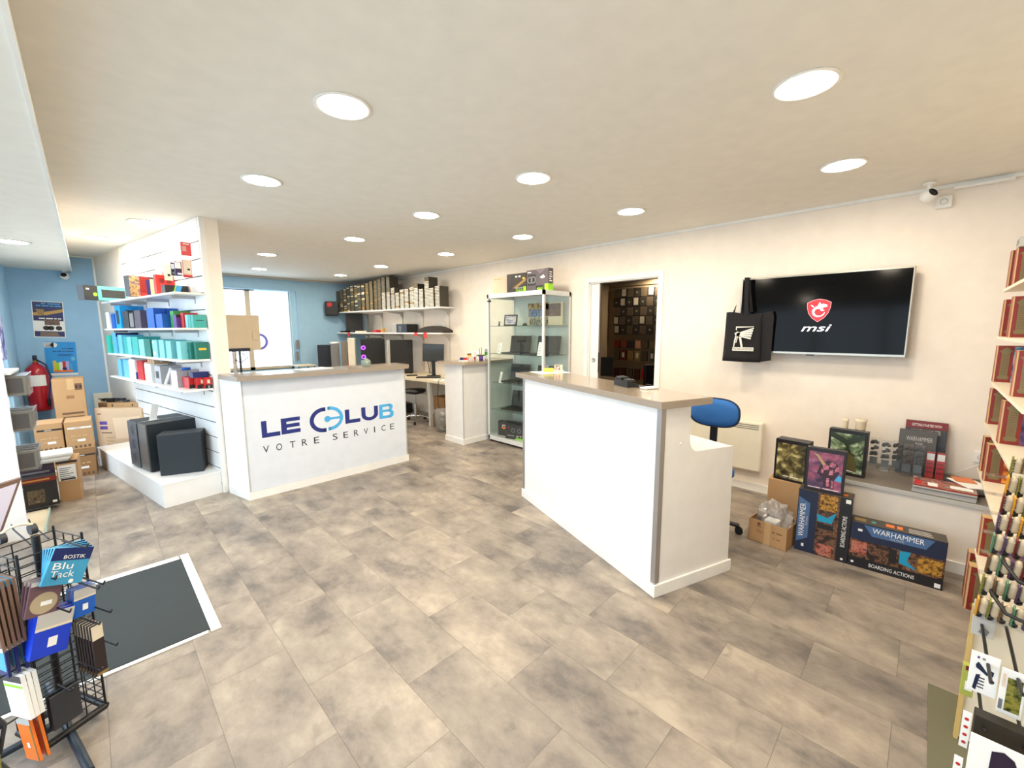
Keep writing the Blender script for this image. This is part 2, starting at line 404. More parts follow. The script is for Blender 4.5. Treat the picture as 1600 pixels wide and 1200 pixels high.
# door: jambs, architrave, pocket leaf with its round pull
mb = MB()
for y0, y1 in ((DY0 - .055, DY0), (DY1, DY1 + .055)): mb.box(XW - .016, y0, 0, XW, y1, DZ + .055, TRIM)
mb.box(XW - .016, DY0, DZ, XW, DY1, DZ + .055, TRIM)
mb.box(XW, DY0, 0, XW + .1, DY0 + .012, DZ, TRIM); mb.box(XW, DY1 - .012, 0, XW + .1, DY1, DZ, TRIM); mb.box(XW, DY0, DZ - .012, XW + .1, DY1, DZ, TRIM)
door = struct('door_1', mb)
mb = MB(); mb.box(XW + .03, 2.90, 0.01, XW + .065, DY1 - .012, DZ - .012, WHITE); mb.build('door_leaf', door)
mb = MB(); mb.lathe([(0, 0), (.02, 0), (.027, .004), (.022, .008), (.016, .003), (0, .003)], ALU, seg=20, T=Matrix.Translation((XW + .029, 2.965, 1.17)) @ Matrix.Rotation(-pi/2, 4, 'Y')); mb.build('door_pull', door)
mb = MB(); mb.box(XW + .028, 2.885, .02, XW + .067, 2.90, DZ - .012, M('dim_edge_wood', (120, 104, 88), .5)); mb.box(XW + .024, 2.886, 1.02, XW + .03, 2.899, 1.27, BLACK); mb.build('edge_pull', door)
# back room behind the door
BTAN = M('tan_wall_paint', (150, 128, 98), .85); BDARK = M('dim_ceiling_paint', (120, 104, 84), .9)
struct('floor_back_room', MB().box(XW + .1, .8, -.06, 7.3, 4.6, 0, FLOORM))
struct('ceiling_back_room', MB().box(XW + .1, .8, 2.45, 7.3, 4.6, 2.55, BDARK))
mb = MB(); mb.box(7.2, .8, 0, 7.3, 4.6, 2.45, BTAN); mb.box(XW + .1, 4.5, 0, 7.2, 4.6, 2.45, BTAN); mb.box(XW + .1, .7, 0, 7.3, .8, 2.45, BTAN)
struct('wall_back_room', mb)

# windows --------------------------------------------------------
FRM = M('beige_window_frame', (206, 196, 172), .4)
mb = MB()
for x0, x1 in ((WX0, WX0 + .06), (1.62, 1.68), (2.14, 2.22), (WX1 - .10, WX1 - .06)): mb.box(x0, YF + .16, WZ0, x1, YF + .21, WZ1, FRM)
mb.box(WX0, YF + .16, WZ0, WX1 - .06, YF + .21, WZ0 + .05, FRM); mb.box(WX0, YF + .16, WZ1 - .02, 2.30, YF + .21, WZ1, FRM)
w1 = struct('window_1', mb)
MB().box(WX0, YF + .18, WZ0, WX1 - .06, YF + .186, WZ1, WGLASS).build('pane', w1)
mb = MB(); mb.box(WX0, YF + .01, WZ0 - .03, WX1, YF + .16, WZ0, WHITE); mb.build('window_sill', w1)
mb = MB(); mb.box(2.88, YF + .02, WZ0, 2.985, YF + .035, WZ1, M('light_blue_reveal', (160, 204, 232), .7)); mb.build('window_reveal', w1)
# translucent blind edge at the right end of the window
# emblem and letters stuck on the pane
VINYL = M('violet_vinyl', (120, 116, 206), .5)
Fw = Fr((2.10, YF + .165, 1.135), (.4, 0, 0), (0, 0, .4))
mb = MB(); mb.disc(Fw, .53, .5, .165, VINYL, r_in=.115, a0=-pi/2, a1=pi/2); mb.disc(Fw, .40, .5, .045, GREY)
mb.text(Fw, 'N I', .6, -.12, .95, 0, LGREY)
mb.build('window_sticker', w1)
# shop front
mb = MB(); ys = [-.35, .55, 1.5, 2.45, 3.4, 4.35, 5.3, 6.25, 7.25]
for y in ys: mb.box(XL - .09, y - .03, .08, XL - .03, y + .03, 2.25, M('white_shop_front_frame', (225, 228, 230), .4))
for z in (.08, 2.2): mb.box(XL - .09, ys[0], z, XL - .03, ys[-1], z + .05, M('white_shop_front_frame'))
w2 = struct('window_2', mb)
MB().box(XL - .064, ys[0], .1, XL - .058, ys[-1], 2.22, WGLASS).build('pane', w2)
PAVE = M('pale_pavement', (190, 188, 182), .9)

tag(MB().box(-5.5, -8, -.12, XL - .13, 20, -.09, PAVE).build('ground_outside'), kind='structure')  # unseen ground, added to keep daylight from below off the ceiling
# ceiling lights -------------------------------------------------
LAMPE = bpy.data.materials.new('lamp_diffuser'); LAMPE.use_nodes = True
_p = LAMPE.node_tree.nodes['Principled BSDF']; _p.inputs['Base Color'].default_value = (.9, .9, .85, 1)
_p.inputs['Emission Color'].default_value = (*LAMP_COL, 1); _p.inputs['Emission Strength'].default_value = LAMP_EMIT = 95
def lamp(loc, label):
    t = thing('ceiling_light', label, 'ceiling light', loc, 0, 'round recessed ceiling lights')
    MB().lathe([(.098, 0), (.122, -.001), (.124, -.005), (.118, -.008), (.100, -.006), (.098, -.001)], WPLAS, seg=32).build('bezel', t)
    m = MB(); n = 32; m.add([(.099 * cos(2*pi*i/n), .099 * sin(2*pi*i/n), -.004) for i in range(n)], [tuple(range(n))[::-1]], LAMPE); m.build('diffuser', t)
    return t
lp = [((.913, 1.98), 'round white recessed ceiling light nearest the camera, left of the room centre'),
 ((2.20, .463), 'large-looking recessed ceiling light at the upper right of the photo'),
 ((3.40, .48), 'recessed ceiling light above the wall television'),
 ((.928, 3.297), 'recessed ceiling light in front of the near end of the slat wall'),
 ((2.20, 1.98), 'recessed ceiling light in the middle of the room, above the near white counter'),
 ((3.389, 1.923), 'recessed ceiling light in front of the doorway'),
 ((2.207, 3.254), 'recessed ceiling light above the gap between the two big counters'),
 ((3.45, 3.257), 'recessed ceiling light in front of the glass display cabinet'),
 ((2.198, 4.648), 'recessed ceiling light just behind the counter with the lettering'),
 ((.468, 5.3), 'recessed ceiling light beside the top of the slat wall, nearer one'),
 ((.182, 6.529), 'recessed ceiling light beside the top of the slat wall, farther one'),
 ((1.787, 6.37), 'recessed ceiling light behind the slat wall post, nearer of two'),
 ((2.098, 7.942), 'recessed ceiling light close to the far window'),
 ((3.393, 7.819), 'recessed ceiling light nearest the black shoulder bag on the top shelf'),
 ((3.392, 6.305), 'recessed ceiling light in front of the stacked game cases'),
 ((3.48, 4.693), 'recessed ceiling light above the small white counter')]
for (x, y), l in lp: lamp((x, y, CEIL), l)
lamp((.913, .47, CEIL), 'recessed ceiling light overhead beside the camera, outside the photo')  # unseen lamp, added for lighting where the ceiling grid would continue
lamp((-.36, 5.4, 2.345) if False else (-.40, 5.9, 2.345), 'recessed light in the lowered ceiling strip at the left edge')
lamp((-.36, 1.6, 2.345), 'recessed light in the lowered ceiling strip above the wire spinner rack')
lamp((7.0, 3.52, 2.45), 'lit ceiling light in the back room seen through the doorway')
# ================================================================ COUNTERS
# --- near counter, turned about 19 degrees
CA = 0.339; CO = Vector((2.193, 1.016, 0))
ct = thing('reception_counter', 'large white counter with taupe top and low desk behind, nearest the television', 'counter', CO, -CA)
LC, DC = 1.663, .632
prof = [(0, 0.02), (DC, 0.02), (DC - .02, .829), (.30, .836)]
for i in range(7):
    t = i / 6 * pi / 2; prof.append((.30 - .07 * sin(t) , .906 - .07 * cos(t)))
prof += [(.224, 1.118), (0, 1.118)]
mb = MB(); mb.box(0, .02, .02, .02, LC - .02, 1.118, WHITE); mb.build('front_panel', ct)
for y0 in (0, LC - .02):
    MB().prism(prof, y0, y0 + .02, M('white_end_panel', (232, 229, 224), .4), axis='y').build('end_panel', ct)
MB().box(.20, .02, .805, DC - .03, LC - .02, .828, WHITE).build('desk_top', ct)
MB().box(.205, .02, .828, .224, LC - .02, 1.118, WHITE).build('inner_panel', ct)
mb = MB(); mb.box(-.045, -.04, 1.120, .352, LC + .07, 1.160, TAUPE_E, .002); mb.box(-.043, -.038, 1.1595, .350, LC + .068, 1.1612, TAUPE); mb.build('counter_top', ct)
mb = MB(); mb.box(-.014, -.014, 0, DC + .012, 0, .075, TRIM, .003); mb.box(-.014, 0, 0, 0, LC + .012, .075, TRIM, .003); mb.box(0, LC, 0, DC + .012, LC + .012, .075, TRIM, .003); mb.build('plinth', ct)
mb = MB(); mb.box(-.004, -.004, .077, .030, 0, 1.118, ALU); mb.box(-.004, 0, .077, 0, .03, 1.118, ALU); mb.build('corner_profile', ct)
mb = MB(); mb.box(-.004, LC - .03, .077, 0, LC + .004, 1.118, ALU); mb.build('corner_profile', ct)
mb = MB(); mb.lathe([(0, 0), (.007, 0), (.007, .004), (0, .005)], WPLAS, seg=12, T=Matrix.Translation((.155, 0, .898)) @ Matrix.Rotation(pi/2, 4, 'X')); mb.build('screw_cap', ct)
def CL(x, y, z=1.162):
    c, s = cos(-CA), sin(-CA); return Vector((CO.x + x * c - y * s, CO.y + x * s + y * c, z))
# card reader
t = thing('payment_terminal', 'black payment terminal docked on the near counter top', 'terminal', CL(.23, .56), -CA - .15)
MB().prism([(-.045, 0), (.045, 0), (.045, .02), (-.045, .045)], -.085, .085, BLACK, axis='y').build('body', t)
mb = MB(); mb.box(-.028, -.072, .036, .02, -.01, .052, DARK, .003); mb.build('keypad', t)
mb = MB(); mb.box(-.036, .01, .04, .03, .08, .062, BLACK, .008); mb.box(-.02, .03, .061, .018, .07, .064, DARK); mb.build('handset', t)
mb = MB(); mb.tube([(.02, -.085, .012), (.06, -.12, .01), (.10, -.10, .02), (.13, -.17, .006)], .003, BLACK); mb.build('cable', t)
tag(MB().box(-.055, -.03, 0, .055, .03, .012, WPLAS, .004).build('power_adapter', loc=CL(.27, .38), rotz=-CA), 'small white box with a cable beside the payment terminal', 'adapter')
tag(MB().box(-.15, -.12, 0, .15, .12, .0015, PAPER).build('paper_sheet', loc=CL(.24, 1.60), rotz=-CA), 'white sheet lying flat on the far end of the near counter', 'paper')
t = thing('card_holder', 'small yellow card holder on the sheet on the near counter', 'card holder', CL(.24, 1.62, 1.1645), -CA - .5)
mb = MB(); mb.box(-.045, -.02, 0, .045, .02, .035, M('yellow_green_plastic', (206, 214, 84), .4), .003); mb.build('holder', t)
mb = MB(); mb.box(-.04, -.004, .01, .0, .004, .06, GREY); mb.build('card', t)
t = thing('photo_card', 'small cream picture card standing beside the yellow card holder', 'card', CL(.30, 1.55, 1.1645), -CA - .6)
mb, f = bx(.075, .012, .068, CREAM); mb.rect(f['F'], .1, .3, .7, .95, art('portrait_print', [(240, 230, 220), (200, 150, 140), (90, 70, 70), (240, 220, 200)], 30)); mb.build('card', t)
MB().box(-.03, -.03, 0, .045, .03, .018, CREAM).build('base', t)
t = thing('desk_tray', 'small dark tray on the low desk behind the near counter', 'tray', CL(.345, .27, .83), -CA)
MB().lathe([(0, 0), (.045, 0), (.05, .03), (.046, .03), (.04, .004), (0, .004)], DARK, seg=24).build('tray', t)

# --- lettered counter
lt = thing('reception_counter', 'white counter with navy and light blue lettering on its front', 'counter', (.92, 4.32, 0))
W2 = 1.645
FRONT = M('grey_white_front_panel', (220, 225, 232), .35)
mb = MB(); mb.prism([(0, 0), (W2, 0), (W2, .37), (-.088, .37)], .02, 1.11, WHITE); mb.build('body', lt)
mb = MB(); mb.box(.012, -.006, .075, W2 - .012, 0, 1.108, FRONT); mb.build('front_panel', lt)
mb = MB(); mb.prism([(-.012, -.018), (W2 + .01, -.018), (W2 + .01, .2), (W2, .2), (W2, -.006), (0, -.006), (-.083, .345), (-.094, .345)], 0, .072, TRIM); mb.build('plinth', lt)
mb = MB(); mb.prism([(-.045, -.10), (1.64, -.10), (1.72, .02), (1.72, .33), (-.09, .33), (-.115, .26)], 1.111, 1.150, TAUPE_E)
mb.prism([(-.043, -.098), (1.639, -.098), (1.718, .021), (1.718, .328), (-.088, .328), (-.113, .26)], 1.1498, 1.1515, TAUPE); mb.build('counter_top', lt)
for x in (.0, W2 - .012): MB().box(x, -.008, .075, x + .012, 0, 1.108, LGREY).build('corner_profile', lt)
# lettering (letter shapes as thin vinyl), world x/z minus counter origin
LF = Fr((0, -.0062, 0), (1, 0, 0), (0, 0, 1))
NV = M('navy_vinyl', (30, 44, 120), .4); SB = M('sky_vinyl', (74, 170, 226), .4)
mb = MB(); o = .92
def P2(pts, m): mb.poly(LF, [(x - o, z) for x, z in pts], m, .001)
P2([(1.053, .717), (1.098, .717), (1.098, .600), (1.209, .600), (1.209, .560), (1.053, .560)], NV)
mb.build('letter', lt); mb = MB()
P2([(1.220, .716), (1.391, .716), (1.391, .680), (1.268, .680), (1.268, .657), (1.385, .657), (1.385, .622), (1.268, .622), (1.268, .600), (1.391, .600), (1.391, .562), (1.220, .562)], NV)
mb.build('letter', lt); mb = MB()
P2([(1.838, .716), (1.885, .716), (1.885, .605), (2.003, .605), (2.003, .566), (1.838, .566)], NV)
mb.build('letter', lt); mb = MB()
us = [(2.018, .716), (2.018, .63)] + [(2.018 + .097 - .097 * cos(a), .63 - .068 * sin(a)) for a in [i * pi / 10 for i in range(1, 10)]] + [(2.212, .63), (2.212, .716), (2.165, .716), (2.165, .632)] \
   + [(2.115 + .05 * cos(a), .632 - .034 * sin(a)) for a in [i * pi / 8 for i in range(1, 8)]] + [(2.065, .632), (2.065, .716)]
P2(us, NV)
mb.build('letter', lt); mb = MB()
bo = [(2.226, .718), (2.362, .718), (2.388, .705), (2.396, .682), (2.388, .655), (2.372, .644), (2.394, .632), (2.404, .606), (2.396, .574), (2.366, .557), (2.226, .557)]
for x0, x1, z0, z1 in ((2.226, 2.268, .557, .718), (2.268, 2.35, .69, .718), (2.268, 2.35, .629, .655), (2.268, 2.35, .557, .587)): mb.rect(LF, x0 - o, z0, x1 - o, z1, SB, .001)
P2([(2.345, .718), (2.372, .716), (2.394, .698), (2.394, .668), (2.378, .645), (2.398, .63), (2.405, .60), (2.396, .572), (2.37, .557), (2.345, .557), (2.345, .587), (2.358, .598), (2.358, .618), (2.345, .629), (2.345, .655), (2.352, .664), (2.352, .682), (2.345, .69)], SB)
# emblem: navy C and mirrored sky C with a dot and a bar
def arc(cx, cz, rx, rz, wx, a0, a1, m, n=20):
    outer = [(cx + rx * cos(a), cz + rz * sin(a)) for a in [a0 + (a1 - a0) * i / n for i in range(n + 1)]]
    inner = [(cx + (rx - wx) * cos(a), cz + (rz - wx) * sin(a)) for a in [a1 + (a0 - a1) * i / n for i in range(n + 1)]]
    P2(outer + inner, m)
mb.build('letter', lt); mb = MB()
arc(1.62, .645, .140, .128, .040, pi/2 - .02, 3*pi/2 + .02, NV); mb.rect(LF, 1.615 - o, .733, 1.640 - o, .773, NV, .001); mb.rect(LF, 1.615 - o, .517, 1.640 - o, .557, NV, .001)
arc(1.675, .650, .143, .124, .034, -pi/2 - .02, pi/2 + .02, SB); mb.rect(LF, 1.659 - o, .740, 1.68 - o, .774, SB, .001); mb.rect(LF, 1.659 - o, .526, 1.68 - o, .560, SB, .001)
mb.disc(LF, 1.655 - o, .648, .032, SB, .0012); mb.rect(LF, 1.66 - o, .636, 1.80 - o, .660, SB, .0014)
mb.build('emblem', lt)
for wd, xs in (('VOTRE', [1.054, 1.165, 1.285, 1.395, 1.51]), ('SERVICE', [1.697, 1.81, 1.925, 2.035, 2.155, 2.245, 2.352])):
    for ch, x in zip(wd, xs): mb = MB(); mb.text(LF, ch, x - o, .416, x + (.012 if ch == 'I' else .05) - o, .482, M('black_vinyl', (34, 34, 46), .5), .001); mb.build('letter', lt)

t = thing('succulent_bowl', 'small glass bowl of pale green stones on the lettered counter', 'bowl', (2.14, 4.40, 1.152))
MB().lathe([(0, 0), (.035, .0), (.05, .02), (.052, .05), (.042, .075), (.038, .075), (.046, .05), (.044, .02), (.03, .006), (0, .006)], glass('bowl_glass', (.85, .93, .88), 0, 1, .15), seg=24).build('bowl', t)
mb = MB()
for i in range(12):
    a = i * 2.4; r = .026 * (i % 3) / 2; mb.lathe([(0, -.013), (.010, -.008), (.014, 0), (.010, .009), (0, .013)], M('pale_green_leaf', (140, 160, 130), .6), c=(r * cos(a), r * sin(a), .022 + .0055 * i), seg=8)
mb.build('filling', t)
tag(MB().box(-.16, -.11, 0, .16, .11, .004, PAPER).build('document', loc=(1.62, 4.52, 1.152), rotz=.2), 'white sheet lying on the lettered counter top, near its left half', 'paper')

# --- small counter in front of the glass cabinet
st = thing('reception_counter', 'small white counter with taupe top between the workbench and the glass cabinet', 'counter', (3.46, 4.37, 0))
MB().box(0, 0, .02, .93, .39, 1.09, WHITE).build('body', st)
mb = MB(); mb.box(-.012, -.012, 0, .93, 0, .075, TRIM, .002); mb.box(-.012, 0, 0, 0, .40, .075, TRIM, .002); mb.build('plinth', st)
mb = MB(); mb.prism([(-.03, -.09), (.375, -.09), (.375, -.062), (.93, -.062), (.93, .42), (-.10, .42), (-.13, .34)], 1.091, 1.125, M('light_taupe_edge', (178, 160, 138), .35)); mb.prism([(-.029, -.089), (.374, -.089), (.374, -.061), (.929, -.061), (.929, .419), (-.099, .419), (-.129, .34)], 1.1248, 1.1262, TAUPE); mb.build('counter_top', st)
mb = MB(); mb.box(-.002, -.006, .077, .012, 0, 1.088, LGREY); mb.build('corner_profile', st)

# ================================================================ GLASS CABINET
CX0, CX1, CY0, CY1, CH = 3.85, 4.375, 3.29, 4.30, 2.02
cab = thing('display_cabinet', 'tall glass display cabinet with white aluminium frame beside the doorway', 'display cabinet', (CX0, CY0, 0))
dx, dy = CX1 - CX0, CY1 - CY0
FRW = M('white_metal_frame', (226, 226, 224), .3, .2)
mb = MB()
for x in (0, dx - .028):
    for y in (0, dy - .028): mb.box(x, y, .03, x + .028, y + .028, CH, FRW)
mb.box(0, 0, .03, dx, dy, .09, FRW, .002); mb.box(0, 0, CH - .055, dx, .03, CH, FRW); mb.box(0, dy - .03, CH - .055, dx, dy, CH, FRW); mb.box(0, 0, CH - .055, .03, dy, CH, FRW); mb.box(dx - .03, 0, CH - .055, dx, dy, CH, FRW)
mb.build('frame', cab)
MB().box(.003, .003, CH - .012, dx - .003, dy - .003, CH - .004, M('white_top_panel', (232, 230, 224), .4)).build('top_panel', cab)
MB().box(dx - .012, .028, .09, dx - .008, dy - .028, CH - .055, M('pale_back_panel', (214, 222, 216), .3)).build('back_panel', cab)
for nm, b in (('side_glass', (.028, .006, .09, dx - .028, .011, CH - .055)), ('side_glass', (.028, dy - .011, .09, dx - .028, dy - .006, CH - .055)), ('glass_door', (.006, .028, .09, .011, dy / 2 - .002, CH - .055)), ('glass_door', (.006, dy / 2 + .002, .09, .011, dy - .028, CH - .055))):
    MB().box(*b, GLASS).build(nm, cab)
SHG = glass('shelf_glass', (.80, .90, .86), 0, 1.0, .05); SHE = M('green_glass_edge', (84, 104, 92), .2)
CSH = [.45, .828, 1.222, 1.595]
for z in CSH:
    mb = MB(); mb.box(.032, .014, z, dx - .014, dy - .014, z + .006, SHG); mb.box(.030, .014, z, .032, dy - .014, z + .006, SHE); mb.box(.032, .012, z, dx - .014, .014, z + .006, SHE); mb.build('shelf', cab)
for x, y in ((.03, .03), (dx - .03, .03), (.03, dy - .03), (dx - .03, dy - .03)): MB().cyl((x, y, 0), (x, y, .03), .014, BLACK, 12).build('foot', cab)
mb = MB(); mb.box(-.006, dy - .05, CH - .10, .03, dy - .01, CH - .08, DARK); mb.build('hinge', cab)
# things inside: laptops, tablets, boxes
def laptop(x, y, z, rz, label, sz=.34, openang=100, m=DARK):
    t = thing('laptop', label, 'laptop', (x, y, z), rz)
    MB().box(-sz/2, -.12, 0, sz/2, .12, .016, m, .003).build('base', t)
    mb = MB(); mb.box(-sz/2 + .02, -.10, .016, sz/2 - .02, .06, .0175, BLACK); mb.build('keyboard', t)
    a = radians(openang - 90); T2 = Matrix.Translation((0, .12, .016)) @ Matrix.Rotation(-a, 4, 'X')
    MB().box(-sz/2, -.004, 0, sz/2, .004, .225, m, .002, T=T2).build('screen', t)
    mb = MB(); F2 = Fr(T2 @ Vector((-sz/2 + .01, -.0045, .01)), T2.to_3x3() @ Vector((sz - .02, 0, 0)), T2.to_3x3() @ Vector((0, 0, .205))); mb.rect(F2, 0, 0, 1, 1, M('dark_screen', (52, 56, 58), .15)); mb.build('display', t)
    return t
cr = -pi/2
zz = lambda i: CSH[i] + .0065
laptop(4.08, 4.00, zz(2), cr + .15, 'open laptop on the third glass shelf from the cabinet base, left one')
laptop(4.10, 3.52, zz(2), cr + .1, 'open laptop on the third glass shelf from the cabinet base, right one', .36)
laptop(4.08, 4.02, zz(1), cr + .1, 'open dark laptop on the second glass shelf from the cabinet base, left one', .33)
laptop(4.10, 3.56, zz(1), cr, 'open dark laptop on the second glass shelf from the cabinet base, right one', .34)
laptop(4.09, 4.00, zz(0), cr + .1, 'open black laptop on the lowest glass shelf', .34, 100, BLACK)
def tagcard(x, y, z, rz, label, w=.07, h=.15, tilt=.25):
    t = thing('price_card', label, 'price card', (x, y, z), rz)
    T2 = Matrix.Rotation(-tilt, 4, 'X'); mb = MB(); mb.box(-w/2, 0, 0, w/2, .003, h, PAPER, T=T2)
    F2 = Fr(T2 @ Vector((-w/2, -.0003, 0)), Vector((w, 0, 0)), T2.to_3x3() @ Vector((0, 0, h))); mb.lines(F2, .15, .15, .85, .85, 6, GREY, .0003, .25)
    mb.build('card', t); MB().box(-w/2, -.001, 0, w/2, h * .25, .002, PAPER).build('stand', t); return t
tagcard(3.91, 4.14, zz(2), cr, 'pale price card in front of the upper left laptop in the glass cabinet')
tagcard(3.92, 3.42, zz(2), cr, 'white price card in front of the upper right laptop in the glass cabinet', .08, .17)
tagcard(3.90, 4.12, zz(1), cr - .4, 'white price card in front of the laptop on the second glass shelf', .075, .15)
# top shelf: digital picture frame, small vase, diorama poster board
t = thing('picture_frame', 'small black framed landscape picture on the top glass shelf', 'picture frame', (3.97, 3.98, zz(3)), cr + .35)
T2 = Matrix.Rotation(-.2, 4, 'X'); mb = MB(); mb.box(-.095, 0, 0, .095, .014, .15, BLACK, .004, T=T2); F2 = Fr(T2 @ Vector((-.078, -.0005, .018)), Vector((.156, 0, 0)), T2.to_3x3() @ Vector((0, 0, .114)))
mb.build('frame', t); mb = MB(); mb.rect(F2, 0, 0, 1, 1, art('mountain_print', [(70, 90, 120), (150, 150, 170), (210, 200, 200), (110, 100, 110)], 22, stretch=(.4, 1, 1.6))); mb.build('picture', t)
t = thing('figurine', 'tiny dark figurine beside the black picture frame on the top glass shelf', 'figurine', (3.96, 4.18, zz(3)), 0)
mb = MB(); mb.lathe([(0, 0), (.02, 0), (.02, .006), (0, .006)], BLACK, seg=16); mb.build('stand', t)
mb = MB(); mb.lathe([(.008, 0), (.012, .02), (.005, .035), (.009, .045), (0, .06)], DARK, c=(0, 0, .006), seg=10); mb.tube([(0, 0, .03), (.02, 0, .04), (.03, 0, .055)], .003, DARK); mb.build('body', t)
t = thing('figurine', 'round dark helmet figurine between the clear domes on the top glass shelf', 'figurine', (4.0, 3.74, zz(3)), 0)
mb = MB(); mb.lathe([(0, 0), (.03, 0), (.032, .012), (.02, .028), (0, .034)], DARK, seg=14); mb.build('body', t)
t = thing('clear_dome', 'clear bell dome holding a small figure on the top glass shelf, left one', 'dome', (4.02, 3.56, zz(3)))
MB().lathe([(.035, 0), (.035, .07), (.028, .095), (.012, .108), (0, .11)], BLIST, seg=20).build('cover', t); MB().lathe([(0, 0), (.03, 0), (.03, .006), (.012, .02), (.016, .05), (.008, .07), (0, .075)], DARK, seg=12).build('model', t)
dup(t, (4.02, 3.44, zz(3)), 0, 'clear bell dome holding a small figure on the top glass shelf, right one')
mb = MB(); mb.box(-.3, 0, 0, .3, .01, .30, CREAM); F2 = Fr((-.3, -.0005, 0), (.6, 0, 0), (0, 0, .30))
mb.rect(F2, .0, .72, .62, 1, art('sand_buildings_print', [(60, 50, 36), (160, 130, 80), (210, 186, 130), (80, 66, 44)], 22)); mb.rect(F2, .02, .40, .45, .72, art('blue_vehicle_print', [(20, 60, 110), (40, 120, 180), (160, 150, 150), (40, 40, 60)], 26))
mb.rect(F2, .45, .40, .95, .95, art('mauve_ruin_print', [(60, 46, 50), (120, 96, 96), (90, 70, 60), (150, 126, 112)], 20)); mb.rect(F2, .05, .03, .6, .38, art('green_terrain_print', [(40, 44, 32), (88, 92, 64), (190, 190, 160), (60, 60, 40)], 26))
tag(mb.build('poster_board', loc=(4.30, 3.66, zz(3)), rotz=cr), 'printed board of miniature scenery leaning at the back of the top glass shelf', 'poster')
# base: graphics card boxes
def gbox(name, label, cat, w, d, h, loc, rz, deco, base=DARK, group=None, bev=0.0):
    mb, f = bx(w, d, h, base, bev); deco(mb, f); return tag(mb.build(name, loc=loc, rotz=rz), label, cat, group)
def d1(mb, f):
    F = f['F']; mb.disc(F, .25, .62, .035, ORANGE, .0008, .012); mb.disc(F, .25, .62, .030, SKYB, .001, .012, 0, pi); mb.disc(F, .25, .62, .022, YELLOW, .0012, .01, 1, 3)
    mb.text(F, 'GEFORCE', .45, .12, .75, .2, PAPER); mb.text(F, 'RTX', .5, .0 + .02, .75, .1, PAPER)
gbox('graphics_card_box', 'black graphics card box with a rainbow ring on the cabinet base', 'box', .36, .08, .20, (4.02, 4.02, .091), cr + .3, d1, BLACK)
def d2(mb, f):
    F = f['F']; mb.rect(F, .12, .35, .85, .92, DARK); mb.disc(F, .35, .62, .03, GREY, .001, .02); mb.disc(F, .62, .62, .03, GREY, .001, .02)
    mb.text(F, 'RTX', .5, .14, .9, .28, PAPER); mb.rect(F, .45, .0, 1, .1, LIME); mb.text(F, 'GEFORCE', .08, .2, .4, .27, PAPER); mb.disc(F, .12, .8, .01, RED)
gbox('graphics_card_box', 'dark graphics card box with a lime bottom stripe on the cabinet base', 'box', .34, .07, .19, (3.95, 3.82, .091), cr + .25, d2, M('charcoal_print', (44, 44, 50), .35))
# on the cabinet: three graphics card boxes
def dA(mb, f):
    F = f['F']; mb.text(F, 'xxx xxx', .06, .82, .5, .92, GOLD); mb.rect(F, .06, .03, .9, .06, GREY); mb.rect(f['R'], .1, .1, .9, .9, CREAM)
gbox('graphics_card_box', 'cream graphics card box at the left on top of the glass cabinet', 'box', .27, .07, .235, (4.03, 4.185, CH + .002), cr + .08, dA, M('pale_cream_print', (206, 186, 160), .4))
def dB(mb, f):
    F = f['F']; mb.poly(F, [(.0, .05), (.28, .95), (.42, .95), (.16, .05)], DARK); mb.poly(F, [(.0, .0), (.10, .0), (.26, .42), (.06, .15)], PAPER)
    mb.poly(F, [(.3, .25), (1, .75), (1, .6), (.5, .25)], BRONZE); mb.rect(F, .42, .0, .86, .28, BLACK, .001); mb.text(F, '3060', .46, .04, .82, .18, LIME, .0015); mb.text(F, 'GEFORCE RTX', .45, .22, .84, .27, PAPER, .0015); mb.rect(F, .86, 0, 1, .3, LIME, .001)
    for u in (.45, .62): mb.rect(F, u, .8, u + .1, .88, PAPER)
    mb.rect(F, .82, .68, .92, .78, YELLOW)
gbox('graphics_card_box', 'dark graphics card box with 3060 in lime, middle of the cabinet top', 'box', .33, .07, .245, (4.01, 3.87, CH + .002), cr + .05, dB, M('warm_black_print', (62, 56, 50), .35))
def dC(mb, f):
    F = f['F']; mb.rect(F, .05, .28, .42, .78, BLACK); mb.disc(F, .16, .53, .045, GREY, .001, .03); mb.disc(F, .31, .53, .045, GREY, .001, .03); mb.poly(F, [(.62, .62), (.78, .72), (.86, .6), (.72, .55)], PAPER)
    mb.rect(F, .44, .0, .78, .24, BLACK, .001); mb.text(F, '4060', .48, .04, .75, .17, LIME, .0015); mb.text(F, 'xxxx', .05, .86, .22, .93, PAPER); mb.rect(F, .84, .0, 1, .3, LIME, .001); mb.rect(f['R'], 0, 0, 1, .3, LIME); mb.lines(f['R'], .2, .4, .8, .9, 5, PAPER)
    mb.poly(F, [(.4, 1), (.62, .78), (.9, 1)], M('mauve_grey_print', (108, 98, 104), .35), .0007)
gbox('graphics_card_box', 'largest graphics card box with 4060 in lime, right on the cabinet top', 'box', .37, .085, .26, (4.0, 3.49, CH + .002), cr - .05, dC, M('grey_mauve_print', (84, 76, 82), .35))
